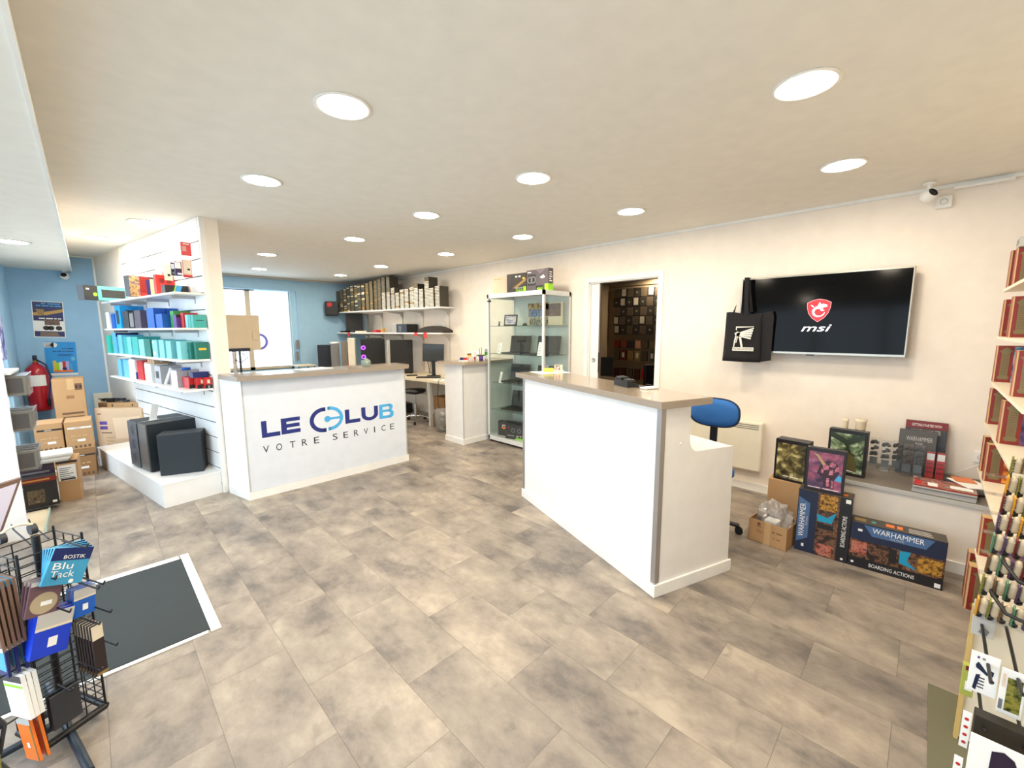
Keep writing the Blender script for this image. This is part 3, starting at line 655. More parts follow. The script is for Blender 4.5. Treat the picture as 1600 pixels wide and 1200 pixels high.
# ---- small counter contents
sc_z = 1.127
t = thing('potted_orchid', 'small plant with two bare stems in a violet pot on the small counter', 'plant', (3.80, 4.38, sc_z))
MB().lathe([(0, 0), (.026, 0), (.034, .065), (.03, .065), (.024, .006), (0, .006)], PURPLE, seg=18).build('pot', t)
mb = MB()
for k, (a, b) in enumerate(((-.02, .17), (.012, .185))): mb.tube([(a * .3, 0, .05), (a, 0, .1), (a * 1.2, .005, b)], .0045, M('brown_stem', (150, 116, 84), .7))
mb.build('stem', t)
mb = MB(); lf = M('green_leaf', (84, 110, 52), .5)
for k in range(7):
    a = k * 2 * pi / 7; q = Vector((cos(a), sin(a), 0)); p_ = Vector((-sin(a), cos(a), 0)) * .008
    mb.add([Vector((0, 0, .06)) + p_, Vector((0, 0, .06)) - p_, q * .04 + Vector((0, 0, .085)) - p_, q * .07 + Vector((0, 0, .07)), q * .04 + Vector((0, 0, .085)) + p_], [(0, 1, 2, 3, 4)], lf)
mb.build('leaves', t)
t = thing('card_stand', 'white stand with dark blue and red cards at the left of the small counter', 'card stand', (3.53, 4.43, sc_z), -.35)
MB().box(-.055, -.03, 0, .055, .03, .02, WPLAS, .002).build('stand', t)
mb = MB(); mb.box(-.05, -.006, .02, -.004, .0, .055, NAVY); mb.build('card', t); mb = MB(); mb.box(-.002, -.006, .02, .05, 0, .053, RED); mb.build('card', t)
gbox('leaflet_box', 'white leaflet box with red print behind the violet pot on the small counter', 'box', .15, .05, .05, (3.76, 4.56, sc_z), -.2, lambda mb, f: (mb.rect(f['F'], .05, .2, .25, .8, M('rose_print', (222, 160, 150), .5)), mb.rect(f['F'], .8, .1, .97, .9, RED)), WPLAS)
gbox('leaflet_box', 'small box with a brown and yellow picture propped on the white leaflet box', 'box', .07, .02, .045, (3.74, 4.565, sc_z + .051), -.2, lambda mb, f: (mb.rect(f['F'], .05, .05, .95, .5, YELLOW), mb.rect(f['F'], .05, .5, .95, .95, INKB)), CREAM)
tagcard(3.90, 4.60, sc_z, -.6, 'white card standing behind the small orchid on the small counter', .10, .13)
gbox('leaflet_holder', 'green and white leaflet holder on the small counter beside the glass cabinet', 'leaflet holder', .07, .03, .15, (4.12, 4.62, sc_z), -.5, lambda mb, f: (mb.rect(f['F'], 0, .35, 1, .68, GREEN), mb.lines(f['F'], .1, .72, .9, .96, 4, GREY)), PAPER)
gbox('open_book', 'blue and white booklet lying beside the orchid on the small counter', 'booklet', .12, .09, .02, (3.97, 4.50, sc_z), .3, lambda mb, f: mb.rect(f['T'], .05, .1, .6, .9, LBLUE), PAPER)
# ================================================================ RIGHT WALL
RW = -pi/2        # local front (-y) looks into the room from the right wall
# television, tilted slightly down, on a wall bracket
tv = thing('television', 'large wall television showing a red dragon shield, silver frame', 'television', (4.285, .70, 1.667), RW)
TT = Matrix.Rotation(-.03, 4, 'X')
SIL = M('silver_bezel', (176, 174, 164), .3, .6)
tw, th = 1.16, .672
mb = MB(); mb.box(-tw/2, -.005, -th/2, tw/2, .035, th/2, SIL, .006, T=TT); mb.box(-tw/2 + .08, .03, -th/2 + .06, tw/2 - .08, .055, th/2 - .1, BLACK, .01, T=TT); mb.build('housing', tv)
FT = Fr(TT @ Vector((-tw/2 + .012, -.0055, -th/2 + .022)), TT.to_3x3() @ Vector((tw - .024, 0, 0)), TT.to_3x3() @ Vector((0, 0, th - .034)))
mb = MB(); mb.rect(FT, 0, 0, 1, 1, M('glossy_black_screen', (9, 9, 10), .10, spec=.12), .0004); mb.build('screen', tv)
REDE = M('lit_red_logo', (214, 30, 38), .4, emit=(220, 26, 34), es=.55); WHE = M('lit_white_logo', (245, 245, 250), .4, emit=(240, 240, 250), es=.7); PIE = M('lit_pink_line', (230, 150, 160), .4, emit=(230, 150, 160), es=.5)
sx = lambda x: .5 + x / (tw - .024); sz = lambda z: .5 + (z) / (th - .034)
cx_, cz_ = .02, .03
mb = MB()
def shield(s, m, e):
    pts = [(0, .092), (.045, .082), (.082, .062), (.080, .02), (.068, -.025), (.042, -.065), (0, -.098)]
    pts = pts + [(-x, z) for x, z in pts[::-1][1:-1]]
    mb.poly(FT, [(sx(cx_ + x * s), sz(cz_ + z * s)) for x, z in pts], m, e)
shield(1.0, PIE, .0008); shield(.955, REDE, .0012)
# the coiled dragon: thick open ring tapering to the tail, head with jaws at the upper right, spikes along the outside
ring = []; N_ = 22
for i in range(N_ + 1):
    a = radians(60 + 290 * i / N_); ring.append((.002 + .043 * cos(a), -.012 + .043 * sin(a)))
inn = []
for i in range(N_ + 1):
    k = N_ - i; a = radians(60 + 290 * k / N_); w = .017 * (1 - k / N_) ** .8 + .003; ring_r = .043 - w; inn.append((.002 + ring_r * cos(a), -.012 + ring_r * sin(a)))
def dp(pts): mb.poly(FT, [(sx(cx_ + x), sz(cz_ + z)) for x, z in pts], WHE, .0017)
dp(ring + inn)
for i in range(13):
    a = radians(80 + 21 * i); r0, r1 = .041, .053 - .0004 * i
    dp([(.002 + r0 * cos(a - .09), -.012 + r0 * sin(a - .09)), (.002 + r1 * cos(a - .14), -.012 + r1 * sin(a - .14)), (.002 + r0 * cos(a + .09), -.012 + r0 * sin(a + .09))])
dp([(-.012, .028), (.0, .052), (.012, .046), (.03, .050), (.06, .040), (.045, .034), (.062, .028), (.035, .022), (.02, .014), (.004, .018)])
dp([(.0, .052), (.004, .066), (.014, .050)]); dp([(-.058, .044), (-.042, .040), (-.030, .026), (-.044, .028)])
dp([(.010, .006), (.034, .010), (.026, .0), (.044, -.002), (.026, -.008), (.016, -.004)])
mb.text(FT, 'msi', sx(-.075), sz(-.145), sx(.105), sz(-.088), WHE, .001, shear=.15)
mb.text(FT, 'msi', sx(-.073), sz(-.143), sx(.107), sz(-.090), WHE, .0013, shear=.15)
mb.build('logo', tv)
mb = MB(); mb.box(-.2, .055, -.15, .2, .113, .12, DARK); mb.build('wall_bracket', tv)
mb = MB(); mb.box(-.04, -.008, -th/2 - .006, .02, .0, -th/2 + .004, BLACK, T=TT); mb.build('sensor', tv)

# black cotton tote hanging from the television's near corner
FAB = M('black_cotton', (26, 24, 26), .95, bump=.3, bscale=400)
bag = thing('tote_bag', 'black cotton tote bag with white print hanging from the television corner', 'bag', (4.20, 1.205, 1.255), RW)
mb = MB()
n, k = 12, 8; vs = []; fs = []
W_, H_ = .30, .44
for side in (0, 1):
    for j in range(k + 1):
        for i in range(n + 1):
            u, v = i / n, j / k
            x = (u - .5) * W_ * (1.06 - .10 * v) ; z = v * H_ + .012 * sin(u * 5 + 1) * (v > .9)
            y = (-.028 if side == 0 else .024) * sin(pi * u) ** .5 * (1.05 - .55 * v) + .006 * sin(9 * u + 4 * v)
            vs.append((x, y, z))
N1 = (n + 1) * (k + 1)
for j in range(k):
    for i in range(n):
        a = j * (n + 1) + i; fs.append((a, a + 1, a + n + 2, a + n + 1)); b = a + N1; fs.append((b, b + n + 1, b + n + 2, b + 1))
for j in range(k):
    a = j * (n + 1); fs.append((a, a + n + 1, a + n + 1 + N1, a + N1)); a += n; fs.append((a, a + N1, a + n + 1 + N1, a + n + 1))
for i in range(n): fs.append((i, i + N1, i + 1 + N1, i + 1))
mb.add(vs, fs, FAB, True); mb.build('body', bag)
# gusset fold standing off to the right
mb = MB(); mb.prism([(.14, .0), (.235, .02), (.238, .40), (.225, .455), (.135, .43)], .012, .03, FAB, axis='y'); mb.build('side_fold', bag)
mb = MB(); FB = Fr((-.055, -.037, .10), (.165, 0, 0), (0, 0, .22))
INKW = M('white_screen_print', (226, 222, 210), .8)
mb.poly(FB, [(.06, .86), (.06, 1.0), (.95, 1.0), (.95, .97), (.11, .95), (.11, .84)], INKW)
c0 = (.2, .66)
for q in range(5):
    a0 = .78 + .0 - q * .0; y1 = .97 - q * .105; y2 = y1 - .075
    mb.poly(FB, [(.10, .72 - .02 * q), (.95 - .03 * q, y1 - (.02 if q == 0 else 0)), (.95 - .03 * q, y2), (.12, .69 - .02 * q)], INKW)
mb.poly(FB, [(.0, .72), (.16, .80), (.30, .74), (.25, .60), (.08, .60)], INKW)
mb.poly(FB, [(.22, .62), (.34, .60), (.46, .16), (.36, .16)], INKW); mb.poly(FB, [(.05, .62), (.13, .62), (.06, .36), (.02, .10), (-.03, .10), (.0, .4)], INKW)
mb.poly(FB, [(.16, .62), (.2, .6), (.12, .32), (.08, .34)], INKW)
mb.rect(FB, -.06, .0, 1.0, .15, INKW, .0009); mb.text(FB, 'WARHAMMER', .0, .03, .98, .12, INK, .0014)
mb.build('print', bag)
mb = MB(); mb.prism([(.015, .43), (.045, .43), (.030, .75), (-.002, .75)], -.034, -.030, FAB, axis='y'); mb.prism([(-.002, .748), (.030, .748), (.030, .752), (-.002, .752)], -.034, .05, FAB, axis='y')
mb.prism([(.012, .75), (.030, .75), (.075, .45), (.055, .45)], .0, .004, FAB, axis='y'); mb.prism([(-.105, .43), (-.085, .43), (-.07, .52), (-.08, .50)], .02, .024, FAB, axis='y'); mb.build('strap', bag)
bag.location = (4.215, 1.225, 1.252)

# convector heater
ht = thing('panel_heater', 'white wall-mounted panel heater behind the near counter', 'heater', (4.365, 1.36, .215), RW)
MB().box(-.33, -.05, 0, .33, .03, .465, M('cream_heater_panel', (232, 226, 208), .4), .012).build('panel', ht)
mb = MB()
for i in range(3): mb.box(-.3, -.0515, .40 + i * .018, .3, -.0495, .405 + i * .018, DARK)
mb.build('vent', ht)
# sockets
def socket(name, label, loc, rz, n=1, w=.082):
    t = thing(name, label, 'socket', loc, rz)
    MB().box(-w * n / 2, -.01, -.041, w * n / 2, 0, .041, WPLAS, .004).build('plate', t)
    for i in range(n):
        x = (i - (n - 1) / 2) * w; T2 = Matrix.Translation((x, -.0105, 0)) @ Matrix.Rotation(pi/2, 4, 'X')
        mb = MB(); mb.lathe([(0, -.006), (.017, -.006), (.020, .001), (.017, .001)], M('socket_grey', (170, 166, 158), .5), seg=20, T=T2); mb.cyl((x - .008, -.0045, 0), (x - .008, -.003, 0), .0025, BLACK, 8); mb.cyl((x + .008, -.0045, 0), (x + .008, -.003, 0), .0025, BLACK, 8); mb.build('socket_hole', t)
    return t
tv2 = socket('wall_socket', 'white surface socket just under the ceiling camera on the right wall', (4.37, .02, 2.44), RW)
MB().box(-.041, 0, -.041, .041, .029, .041, WPLAS, .003).build('back_box', tv2)
sk = socket('wall_socket', 'double white socket with a plugged cable above the low ledge', (4.398, -.37, .64), RW, 2)
mb = MB(); mb.tube([(-.04, -.014, 0), (-.04, -.05, .005), (-.05, -.06, -.04), (-.15, -.04, -.13), (-.30, -.05, -.150), (-.42, -.04, -.153)], .004, WPLAS)
mb.cyl((-.04, -.012, 0), (-.04, -.04, 0), .016, WPLAS, 14); mb.build('plug_cable', sk)
# security camera and trunking near the ceiling
sc = thing('security_camera', 'white dome security camera on the ceiling edge above the television', 'camera', (4.24, .10, 2.555), 0)
mb = MB(); mb.lathe([(0, 0), (.035, 0), (.032, -.012), (0, -.014)], WPLAS, seg=20); mb.cyl((0, 0, -.01), (0, .0, -.05), .012, WPLAS, 12); mb.build('mount', sc)
Tc = Matrix.Translation((0, .0, -.085)) @ Matrix.Rotation(radians(135), 4, 'Z') @ Matrix.Rotation(radians(115), 4, 'X')
MB().lathe([(0, .045), (.02, .043), (.036, .034), (.045, .015), (.045, -.01), (.038, -.030), (.03, -.036)][::-1], WPLAS, seg=24, T=Tc).build('housing', sc)
MB().lathe([(0, -.034), (.032, -.034), (.033, -.028)][::-1], M('camera_lens', (20, 20, 24), .1), seg=24, T=Tc).build('lens', sc)
tag(MB().box(-.02, -.14, -.02, .02, .14, 0, WPLAS, .003).build('cable_trunking', loc=(4.36, -.16, 2.53)), 'short white cable trunking on the cornice right of the ceiling camera', 'trunking')

# ================================================================ LOW LEDGE and what is on it
BX0 = 3.75
lg = thing('display_ledge', 'low white boxed-in ledge with dark grey top under the television', 'ledge', (BX0, .45, 0), RW)
mb = MB(); mb.box(0, .02, 0, 1.15, .645, .445, WPAINT); mb.build('body', lg)
STONE = M('grey_stone_top', (112, 104, 96), .45, bump=.2, bscale=80)
mb = MB(); mb.box(0, 0, .446, 1.15, .645, .475, LGREY, .002); mb.box(.002, .004, .4745, 1.148, .643, .4765, STONE); mb.build('top', lg)
MB().box(0, .006, 0, 1.15, .02, .075, TRIM, .002).build('plinth', lg)
LZ = .4775
ARTG = art('green_battle_art', [(24, 32, 22), (50, 66, 42), (96, 116, 84), (150, 168, 136), (210, 218, 196)], 15, dist=2)
ARTP = art('purple_battle_art', [(50, 36, 60), (84, 58, 92), (128, 70, 100), (160, 84, 104), (130, 120, 170)], 14, dist=2)
ARTY = art('yellow_battle_art', [(36, 32, 18), (70, 62, 36), (110, 98, 56), (170, 156, 100), (222, 212, 160)], 17, dist=2)
def artbox(name, label, w, d, h, loc, rz, a, extra=None, tilt=0):
    t = thing(name, label, 'box', loc, rz, rot=(tilt, 0, rz))
    mb, f = bx(w, d, h, M('black_print', (24, 20, 22), .35), .002); mb.rect(f['T'], .1, .1, .9, .9, DARK, .0005); mb.build('box', t)
    mb = MB(); mb.rect(f['F'], .07, .06, .93, .92, a, .0008); mb.build('cover_picture', t)
    mb = MB(); (extra or (lambda m_, f_: m_.text(f_['F'], 'xxxxx xxxxxx xxxxxx', .2, .085, .8, .11, PAPER, .0014)))(mb, f); mb.build('title', t)
    return t
def exA(mb, f): mb.text(f['F'], 'xxxxx xxxxxxxx', .3, .1, .78, .135, PAPER, .0014); mb.text(f['T'], 'WARHAMMER', .1, .4, .6, .6, GREY, .0012)
artbox('miniatures_box', 'black box with yellow-green battle picture on a carton beside the heater', .21, .11, .312, (3.655, .655, .416), RW - .10, ARTY, exA)
def exB(mb, f):
    mb.poly(f['F'], [(.75, .32), (.92, .30), (.92, .42), (.85, .46)], SKYB, .0011); mb.poly(f['F'], [(.18, .88), (.3, .86), (.55, .62), (.5, .55), (.28, .8)], M('bronze_blade', (176, 150, 110), .4), .0011)
    DKP = M('dark_plum_print', (58, 34, 50), .4)
    mb.poly(f['F'], [(.30, .42), (.36, .62), (.55, .76), (.80, .70), (.86, .50), (.74, .30), (.76, .12), (.50, .12), (.46, .34)], DKP, .0010)
    for pts in ([(.60, .62), (.72, .60), (.76, .68), (.68, .73), (.61, .70)], [(.48, .52), (.60, .54), (.58, .63), (.50, .66), (.44, .60)], [(.74, .50), (.84, .54), (.83, .64), (.76, .62)], [(.60, .42), (.72, .44), (.70, .56), (.62, .54)], [(.56, .14), (.64, .16), (.62, .36), (.55, .34)], [(.68, .14), (.74, .14), (.73, .30), (.67, .32)], [(.40, .46), (.46, .44), (.47, .54), (.41, .55)]): mb.poly(f['F'], pts, ART2, .0013)
    mb.text(f['F'], 'xxxxxxx xxxxxxxxx', .1, .075, .88, .10, PAPER, .0018)
ART2 = art('pink_armour_print', [(120, 60, 90), (180, 100, 124), (222, 160, 170)], 40)
artbox('miniatures_box', 'black box with a pink and purple armoured figure picture, standing on the upright terrain box', .216, .05, .300, (3.455, .430, .4455), RW + .04, ARTP, exB, 0)
def exC(mb, f):
    mb.poly(f['F'], [(.05, .95), (.5, .80), (.93, .95), (.93, .84), (.6, .70), (.5, .62), (.4, .70), (.05, .82)], M('dark_green_print', (44, 56, 40), .4), .0011); mb.disc(f['F'], .72, .60, .05, M('dark_green_print'), .0012, .042, -pi, .3)
    mb.poly(f['F'], [(.45, .5), (.7, .5), (.8, .1), (.4, .1)], M('olive_print', (90, 84, 50), .4), .0011); mb.text(f['F'], 'xxxxxxxxxx', .3, .09, .7, .115, PAPER, .0016)
artbox('miniatures_box', 'black box with a green winged creature picture on the ledge', .226, .07, .335, (3.89, .365, LZ), RW - .06, ARTG, exC)
# loose sprue bags behind
for i, (y, x, lb) in enumerate(((.42, 4.16, 'tall cream-topped paint bottle behind the green winged box'), (.33, 4.2, 'wide cream-topped paint bottle behind the green winged box'))):
    t = thing('paint_bottle', lb, 'bottle', (x, y, LZ)); r = .022 if i == 0 else .038
    MB().lathe([(0, 0), (r, 0), (r, .26), (r * .8, .29), (0, .29)], BLACK, seg=16).build('body', t); MB().lathe([(r * .85, .29), (r * .9, .35), (r * 1.05, .37), (0, .365)], CREAM, seg=16).build('cap', t)
# clear blister packs with dark miniatures
PV = [(4.22, .235), (4.17, .165), (4.20, .105), (4.15, .045), (4.16, -.015)]
t0 = None
for i, (x, y) in enumerate(PV):
    loc = (x, y, LZ)
    if t0 is None:
        t0 = thing('blister_pack', 'clear tall blister pack of dark dice and miniatures standing on the ledge', 'blister pack', loc, RW, 'clear blister packs on the ledge')
        MB().box(-.028, -.022, 0, .028, .022, .235, BLIST, .004).build('blister', t0)
        mb = MB()
        for q in range(3):
            zc = .11 + q * .045
            for w in range(7): mb.lathe([(0, -.012), (.013, -.005), (.011, .008), (0, .013)], DARK, c=(random.uniform(-.017, .017), random.uniform(-.010, .010), zc + random.uniform(-.008, .012)), seg=7)
        mb.box(-.022, -.003, .03, .022, .003, .085, M('slate_blue_card', (96, 104, 110), .5)); mb.build('contents', t0)
    else: dup(t0, loc, RW + random.uniform(-.15, .15))
# red and white dice packs
t1 = None
for x, y in ((4.20, -.075), (4.20, -.128)):
    if t1 is None:
        t1 = thing('blister_pack', 'clear blister pack with a red and white card standing on the ledge', 'blister pack', (x, y, LZ), RW, 'red and white blister packs on the ledge')
        MB().box(-.024, -.02, 0, .024, .02, .2, BLIST, .003).build('blister', t1)
        mb, f = bx(.042, .012, .19, RED); mb.rect(f['F'], .05, .7, .95, .95, PAPER)
        for q in range(3): mb.rect(f['F'], .1, .2 + .17 * q, .9, .26 + .17 * q, DRED)
        mb.build('card', t1)
    else: dup(t1, (x, y, LZ), RW)
def starter(name, label, w, h, loc, rz, m, txts, tilt=-.12, strip=None):
    t = thing(name, label, 'display box', loc, rz, rot=(tilt, 0, rz)); mb, f = bx(w, .05, h, m)
    if strip: mb.rect(f['F'], 0, .86, 1, 1, strip)
    for st_, u0, v0, u1, v1, mm in txts: mb.text(f['F'], st_, u0, v0, u1, v1, mm, .0012)
    mb.build('box', t); return t
t = starter('starter_set_box', 'tall dark starter set box with red top strip behind the blister packs', .225, .385, (4.32, -.035, LZ), RW, M('slate_print', (60, 58, 58), .4), [('GETTING STARTED WITH', .15, .90, .85, .95, PAPER), ('WARHAMMER', .15, .75, .85, .84, LGREY), ('40,000', .4, .69, .6, .73, LGREY)], -.1, DRED)
t = starter('starter_set_box', 'shorter grey starter set box standing in front of the tall dark one', .20, .325, (4.25, .005, LZ), RW, M('warm_slate_print', (84, 80, 76), .4), [('WARHAMMER', .2, .76, .9, .86, LGREY), ('40,000', .45, .68, .65, .73, LGREY)], -.06)
# magazines and papers
MAGC = [M('magazine_cover_red', (150, 44, 36), .35), LGREY, GREY, LGREY, SILVERP, LGREY]
for i in range(6):
    mb, f = bx(.29, .20, .008, MAGC[5 - i] if i < 5 else MAGC[0])
    if i == 5:
        mb.rect(f['T'], 0, 0, 1, 1, art('magazine_art', [(120, 36, 30), (190, 110, 90), (70, 40, 40), (220, 200, 180)], 18)); mb.rect(f['T'], .02, .1, .14, .6, RED, .001); mb.rect(f['T'], .24, .1, .40, .5, PAPER, .001); mb.rect(f['T'], .6, .2, .95, .55, PAPER, .001)
    lb = 'magazine with a red cover on top of the pile at the ledge front edge' if i == 5 else 'pale-edged magazine inside the pile under the red one on the ledge'
    tag(mb.build('magazine', loc=(3.875 + random.uniform(-.004, .004), -.145, LZ + .0085 * i), rotz=RW + random.uniform(-.04, .04)), lb, 'magazine', None if i == 5 else 'magazines under the red one')
tag(MB().box(-.10, -.07, 0, .10, .07, .004, PAPER).build('leaflet', loc=(4.0, -.27, LZ + .055), rotz=.5), 'white leaflet lying across the magazines toward the shelves', 'leaflet')
tag(MB().box(-.06, -.05, 0, .06, .05, .003, M('orange_leaflet', (214, 120, 70), .5)).build('leaflet', loc=(4.06, -.24, LZ + .061), rotz=.2), 'orange leaflet on top of the white leaflet', 'leaflet')
t = thing('magazine_stand', 'black stand under the leaflets on the ledge beside the magazines', 'stand', (4.02, -.22, LZ), .3)
MB().box(-.10, -.10, 0, .10, .10, .01, BLACK, .002).build('base', t); MB().box(-.06, -.06, .01, .06, .06, .05, DARK, .004).build('block', t)
# ---- floor in front of the ledge
def terrain(mb, F, vert):
    """battle terrain set front: navy field, blue title plate, photo strip with lit corridors"""
    q = (lambda u, v: (v, 1 - u)) if False else (lambda u, v: (u, v))
    mb.rect(F, 0, .62, 1, 1, NAVYD, .0005); mb.rect(F, 0, 0, 1, .22, BLACK, .0005)
    mb.rect(F, 0, .22, 1, .62, art('corridor_brown', [(20, 14, 14), (60, 40, 30), (130, 88, 62), (36, 26, 24), (150, 100, 74)], 26, dist=.4), .0006)
    mb.rect(F, .02, .30, .20, .58, art('corridor_pink', [(70, 30, 34), (170, 90, 76), (196, 124, 98), (60, 34, 80)], 36, dist=.4), .0008)
    mb.poly(F, [(.55, .60), (.66, .62), (.63, .42), (.74, .26), (.55, .34)], CYANP, .0009); mb.rect(F, .74, .26, .98, .58, art('corridor_amber', [(50, 34, 14), (140, 96, 30), (200, 150, 60), (30, 24, 16)], 44), .0008)
    mb.rect(F, .44, .3, .52, .6, BLACK, .0009)
    mb.poly(F, [(.14, .98), (.88, .98), (.80, .76), (.24, .76)], M('steel_blue_print', (70, 104, 148), .4), .001)
    mb.text(F, 'WARHAMMER', .24, .84, .78, .95, PAPER, .0016); mb.text(F, '40,000', .43, .78, .58, .82, LGREY, .0016)
    mb.text(F, 'BOARDING ACTIONS', .24, .07, .72, .15, PAPER, .0012); mb.rect(F, .92, .03, .98, .12, PAPER, .001); mb.disc(F, .05, .10, .008, PAPER, .001)
    mb.rect(F, .08, .82, .13, .87, PAPER, .001)
NAVYD = M('deep_navy_print', (22, 34, 62), .4); CYANP = M('cyan_print', (20, 150, 190), .4)
BOXD = M('box_edge_grey', (72, 66, 58), .5)
mb, f = bx(.442, .13, .30, BLACK); terrain(mb, f['F'], False); mb.rect(f['T'], 0, 0, 1, 1, BOXD, .0006)
mb.rect(f['T'], .38, .3, .47, .7, ORANGE, .001); mb.rect(f['T'], .5, .3, .56, .7, ORANGE, .001); mb.lines(f['T'], .62, .2, .9, .8, 3, LGREY, .001); mb.rect(f['T'], .22, .35, .27, .6, TEAL, .001); mb.rect(f['T'], .03, .3, .16, .7, BRONZE, .001)
tag(mb.build('terrain_box', loc=(3.495, .045, 0), rotz=RW + .06), 'dark terrain set box lying on its long side on the floor', 'box')
# the same set standing on its short end: front rotated a quarter turn
mb, f = bx(.295, .13, .445, BLACK); F0 = f['F']
FR_ = Fr(F0.o + F0.U, F0.V, -F0.U)     # u runs up, v runs to the left
FR_ = Fr(F0.p(1, 0), F0.V, F0.U * -1); terrain(mb, FR_, True); mb.rect(f['T'], 0, 0, 1, 1, BOXD, .0006); mb.rect(f['T'], .6, .3, .9, .6, ORANGE, .001)
tag(mb.build('terrain_box', loc=(3.475, .415, 0), rotz=RW + .04), 'dark terrain set box standing on its short end, title running upward', 'box')
def carton(name, label, w, d, h, loc, rz=0, m=KRAFT, deco=None, openm=False, group=None, cat='box'):
    t = thing(name, label, cat, loc, rz, group)
    if openm:
        mb = MB(); tk = .004; mb.box(-w/2, -d/2, 0, w/2, d/2, tk, m)
        for b in ((-w/2, -d/2, 0, w/2, -d/2 + tk, h), (-w/2, d/2 - tk, 0, w/2, d/2, h), (-w/2, -d/2, 0, -w/2 + tk, d/2, h), (w/2 - tk, -d/2, 0, w/2, d/2, h)): mb.box(*b, m)
        f = frames(w, d, h)
    else: mb, f = bx(w, d, h, m, .003)
    mb.build('carton', t)
    if deco: mb = MB(); deco(mb, f); mb.build('print', t)
    return t, f
def crate_print(mb, f):
    F = f['F']; mb.disc(F, .27, .84, .012, INKB); mb.text(F, 'xxxxx', .22, .70, .34, .75, INKB); mb.text(F, 'xx xxxx', .62, .62, .88, .70, INKB); mb.rect(F, .42, 0, .58, 1, TAPE, .0004); mb.lines(F, .22, .45, .40, .62, 3, INKB, .0007, .3); mb.text(F, 'x xx', .66, .36, .84, .42, INKB)
t, f = carton('open_carton', 'open brown carton on the floor with a clear plastic bag in it, nearest the counter', .25, .22, .165, (3.43, .70, 0), RW - .12, KRAFT, crate_print, True)
# crumpled clear bag
bm = bmesh.new(); bmesh.ops.create_icosphere(bm, subdivisions=4, radius=1)
from mathutils import noise as NZ
for v in bm.verts:
    c = v.co.copy(); n_ = NZ.noise(c * 2.2) * .28 + NZ.noise(c * 5) * .16 + (1 - abs(NZ.noise(c * 3.1))) * .05
    v.co = Vector((c.x * .108, c.y * .092, c.z * .15)) * (1 + n_); v.co.z = max(v.co.z, -.12)
    v.co.x = max(-.117, min(.117, v.co.x)); v.co.y = max(-.098, min(.098, v.co.y))
bm.verts.index_update(); vs = [v.co.copy() for v in bm.verts]; fs = [tuple(v.index for v in f_.verts) for f_ in bm.faces]; bm.free()
mb = MB(); mb.add(vs, fs, glass('crumpled_film', (.93, .93, .93), .15, 2.2, .22))
pb = thing('plastic_bag', 'crumpled clear plastic bag stuffed into the open carton by the counter', 'bag', (3.43, .70, .145), RW - .12); mb.build('film', pb)
mb = MB(); mb.box(-.06, -.04, -.12, .03, .05, .01, PAPER, .01); mb.box(-.09, -.05, -.10, -.05, .05, .03, M('brown_wrapper', (96, 60, 44), .5), .01); mb.build('contents', pb)
carton('closed_carton', 'brown carton behind the open one, carrying the yellow-green battle picture box', .25, .22, .415, (3.70, .665, 0), RW, KRAFT)

# ================================================================ CHAIR behind the near counter
BLF = M('blue_chair_fabric', (44, 104, 176), .9, bump=.3, bscale=300)
ch = thing('office_chair', 'office chair with blue upholstery behind the near counter', 'chair', (3.262, 1.172, 0), RW + .05)
mb = MB()
for i in range(5):
    a = i * 2 * pi / 5 + .3; q = Vector((cos(a), sin(a), 0)); mb.tube([Vector((0, 0, .09)), q * .15 + Vector((0, 0, .085)), q * .28 + Vector((0, 0, .065))], .017, BLACK, 8)
mb.build('star_base', ch)
for i in range(5):
    a = i * 2 * pi / 5 + .3; q = Vector((cos(a), sin(a), 0)) * .28; p_ = Vector((-sin(a), cos(a), 0)) * .018
    MB().cyl(q + Vector((0, 0, .028)) - p_, q + Vector((0, 0, .028)) + p_, .027, RUBBER, 14).build('caster', ch)
MB().cyl((0, 0, .08), (0, 0, .44), .022, BLACK, 14).build('gas_lift', ch)
mb = MB(); mb.lathe([(0, 0), (.19, 0), (.225, .02), (.225, .05), (.2, .075), (0, .085)], BLF, c=(0, 0, .44), seg=32); mb.build('seat', ch)
mb = MB(); mb.box(-.025, .18, .42, .025, .26, .445, BLACK, .004); mb.box(-.028, .245, .42, .028, .262, .86, BLACK, .004); mb.build('back_support', ch)
mb = MB(); n_, vs, fs = 36, [], []
for r_, y_ in ((0, -.022), (.6, -.020), (.93, -.008), (1.0, .008), (.93, .026), (0, .03)):
    for i in range(n_):
        a = 2 * pi * i / n_; c_, s_ = cos(a), sin(a); ex = .72
        x_ = .185 * r_ * (abs(c_) ** ex) * (1 if c_ > 0 else -1); z_ = .112 * r_ * (abs(s_) ** ex) * (1 if s_ > 0 else -1)
        vs.append((x_, y_ + .35 * x_ * x_ * -1 + .235, z_ + .885))
for k_ in range(5):
    for i in range(n_): fs.append((k_ * n_ + i, k_ * n_ + (i + 1) % n_, (k_ + 1) * n_ + (i + 1) % n_, (k_ + 1) * n_ + i))
mb.add(vs, fs, BLF, True); mb.build('backrest', ch)
mb = MB(); pts = []
for i in range(n_ + 1):
    a = 2 * pi * i / n_; c_, s_ = cos(a), sin(a); x_ = .187 * (abs(c_) ** .72) * (1 if c_ > 0 else -1); z_ = .114 * (abs(s_) ** .72) * (1 if s_ > 0 else -1); pts.append((x_, .243 - .35 * x_ * x_, z_ + .885))
mb.tube(pts, .007, NAVYD, 6); mb.build('piping', ch)
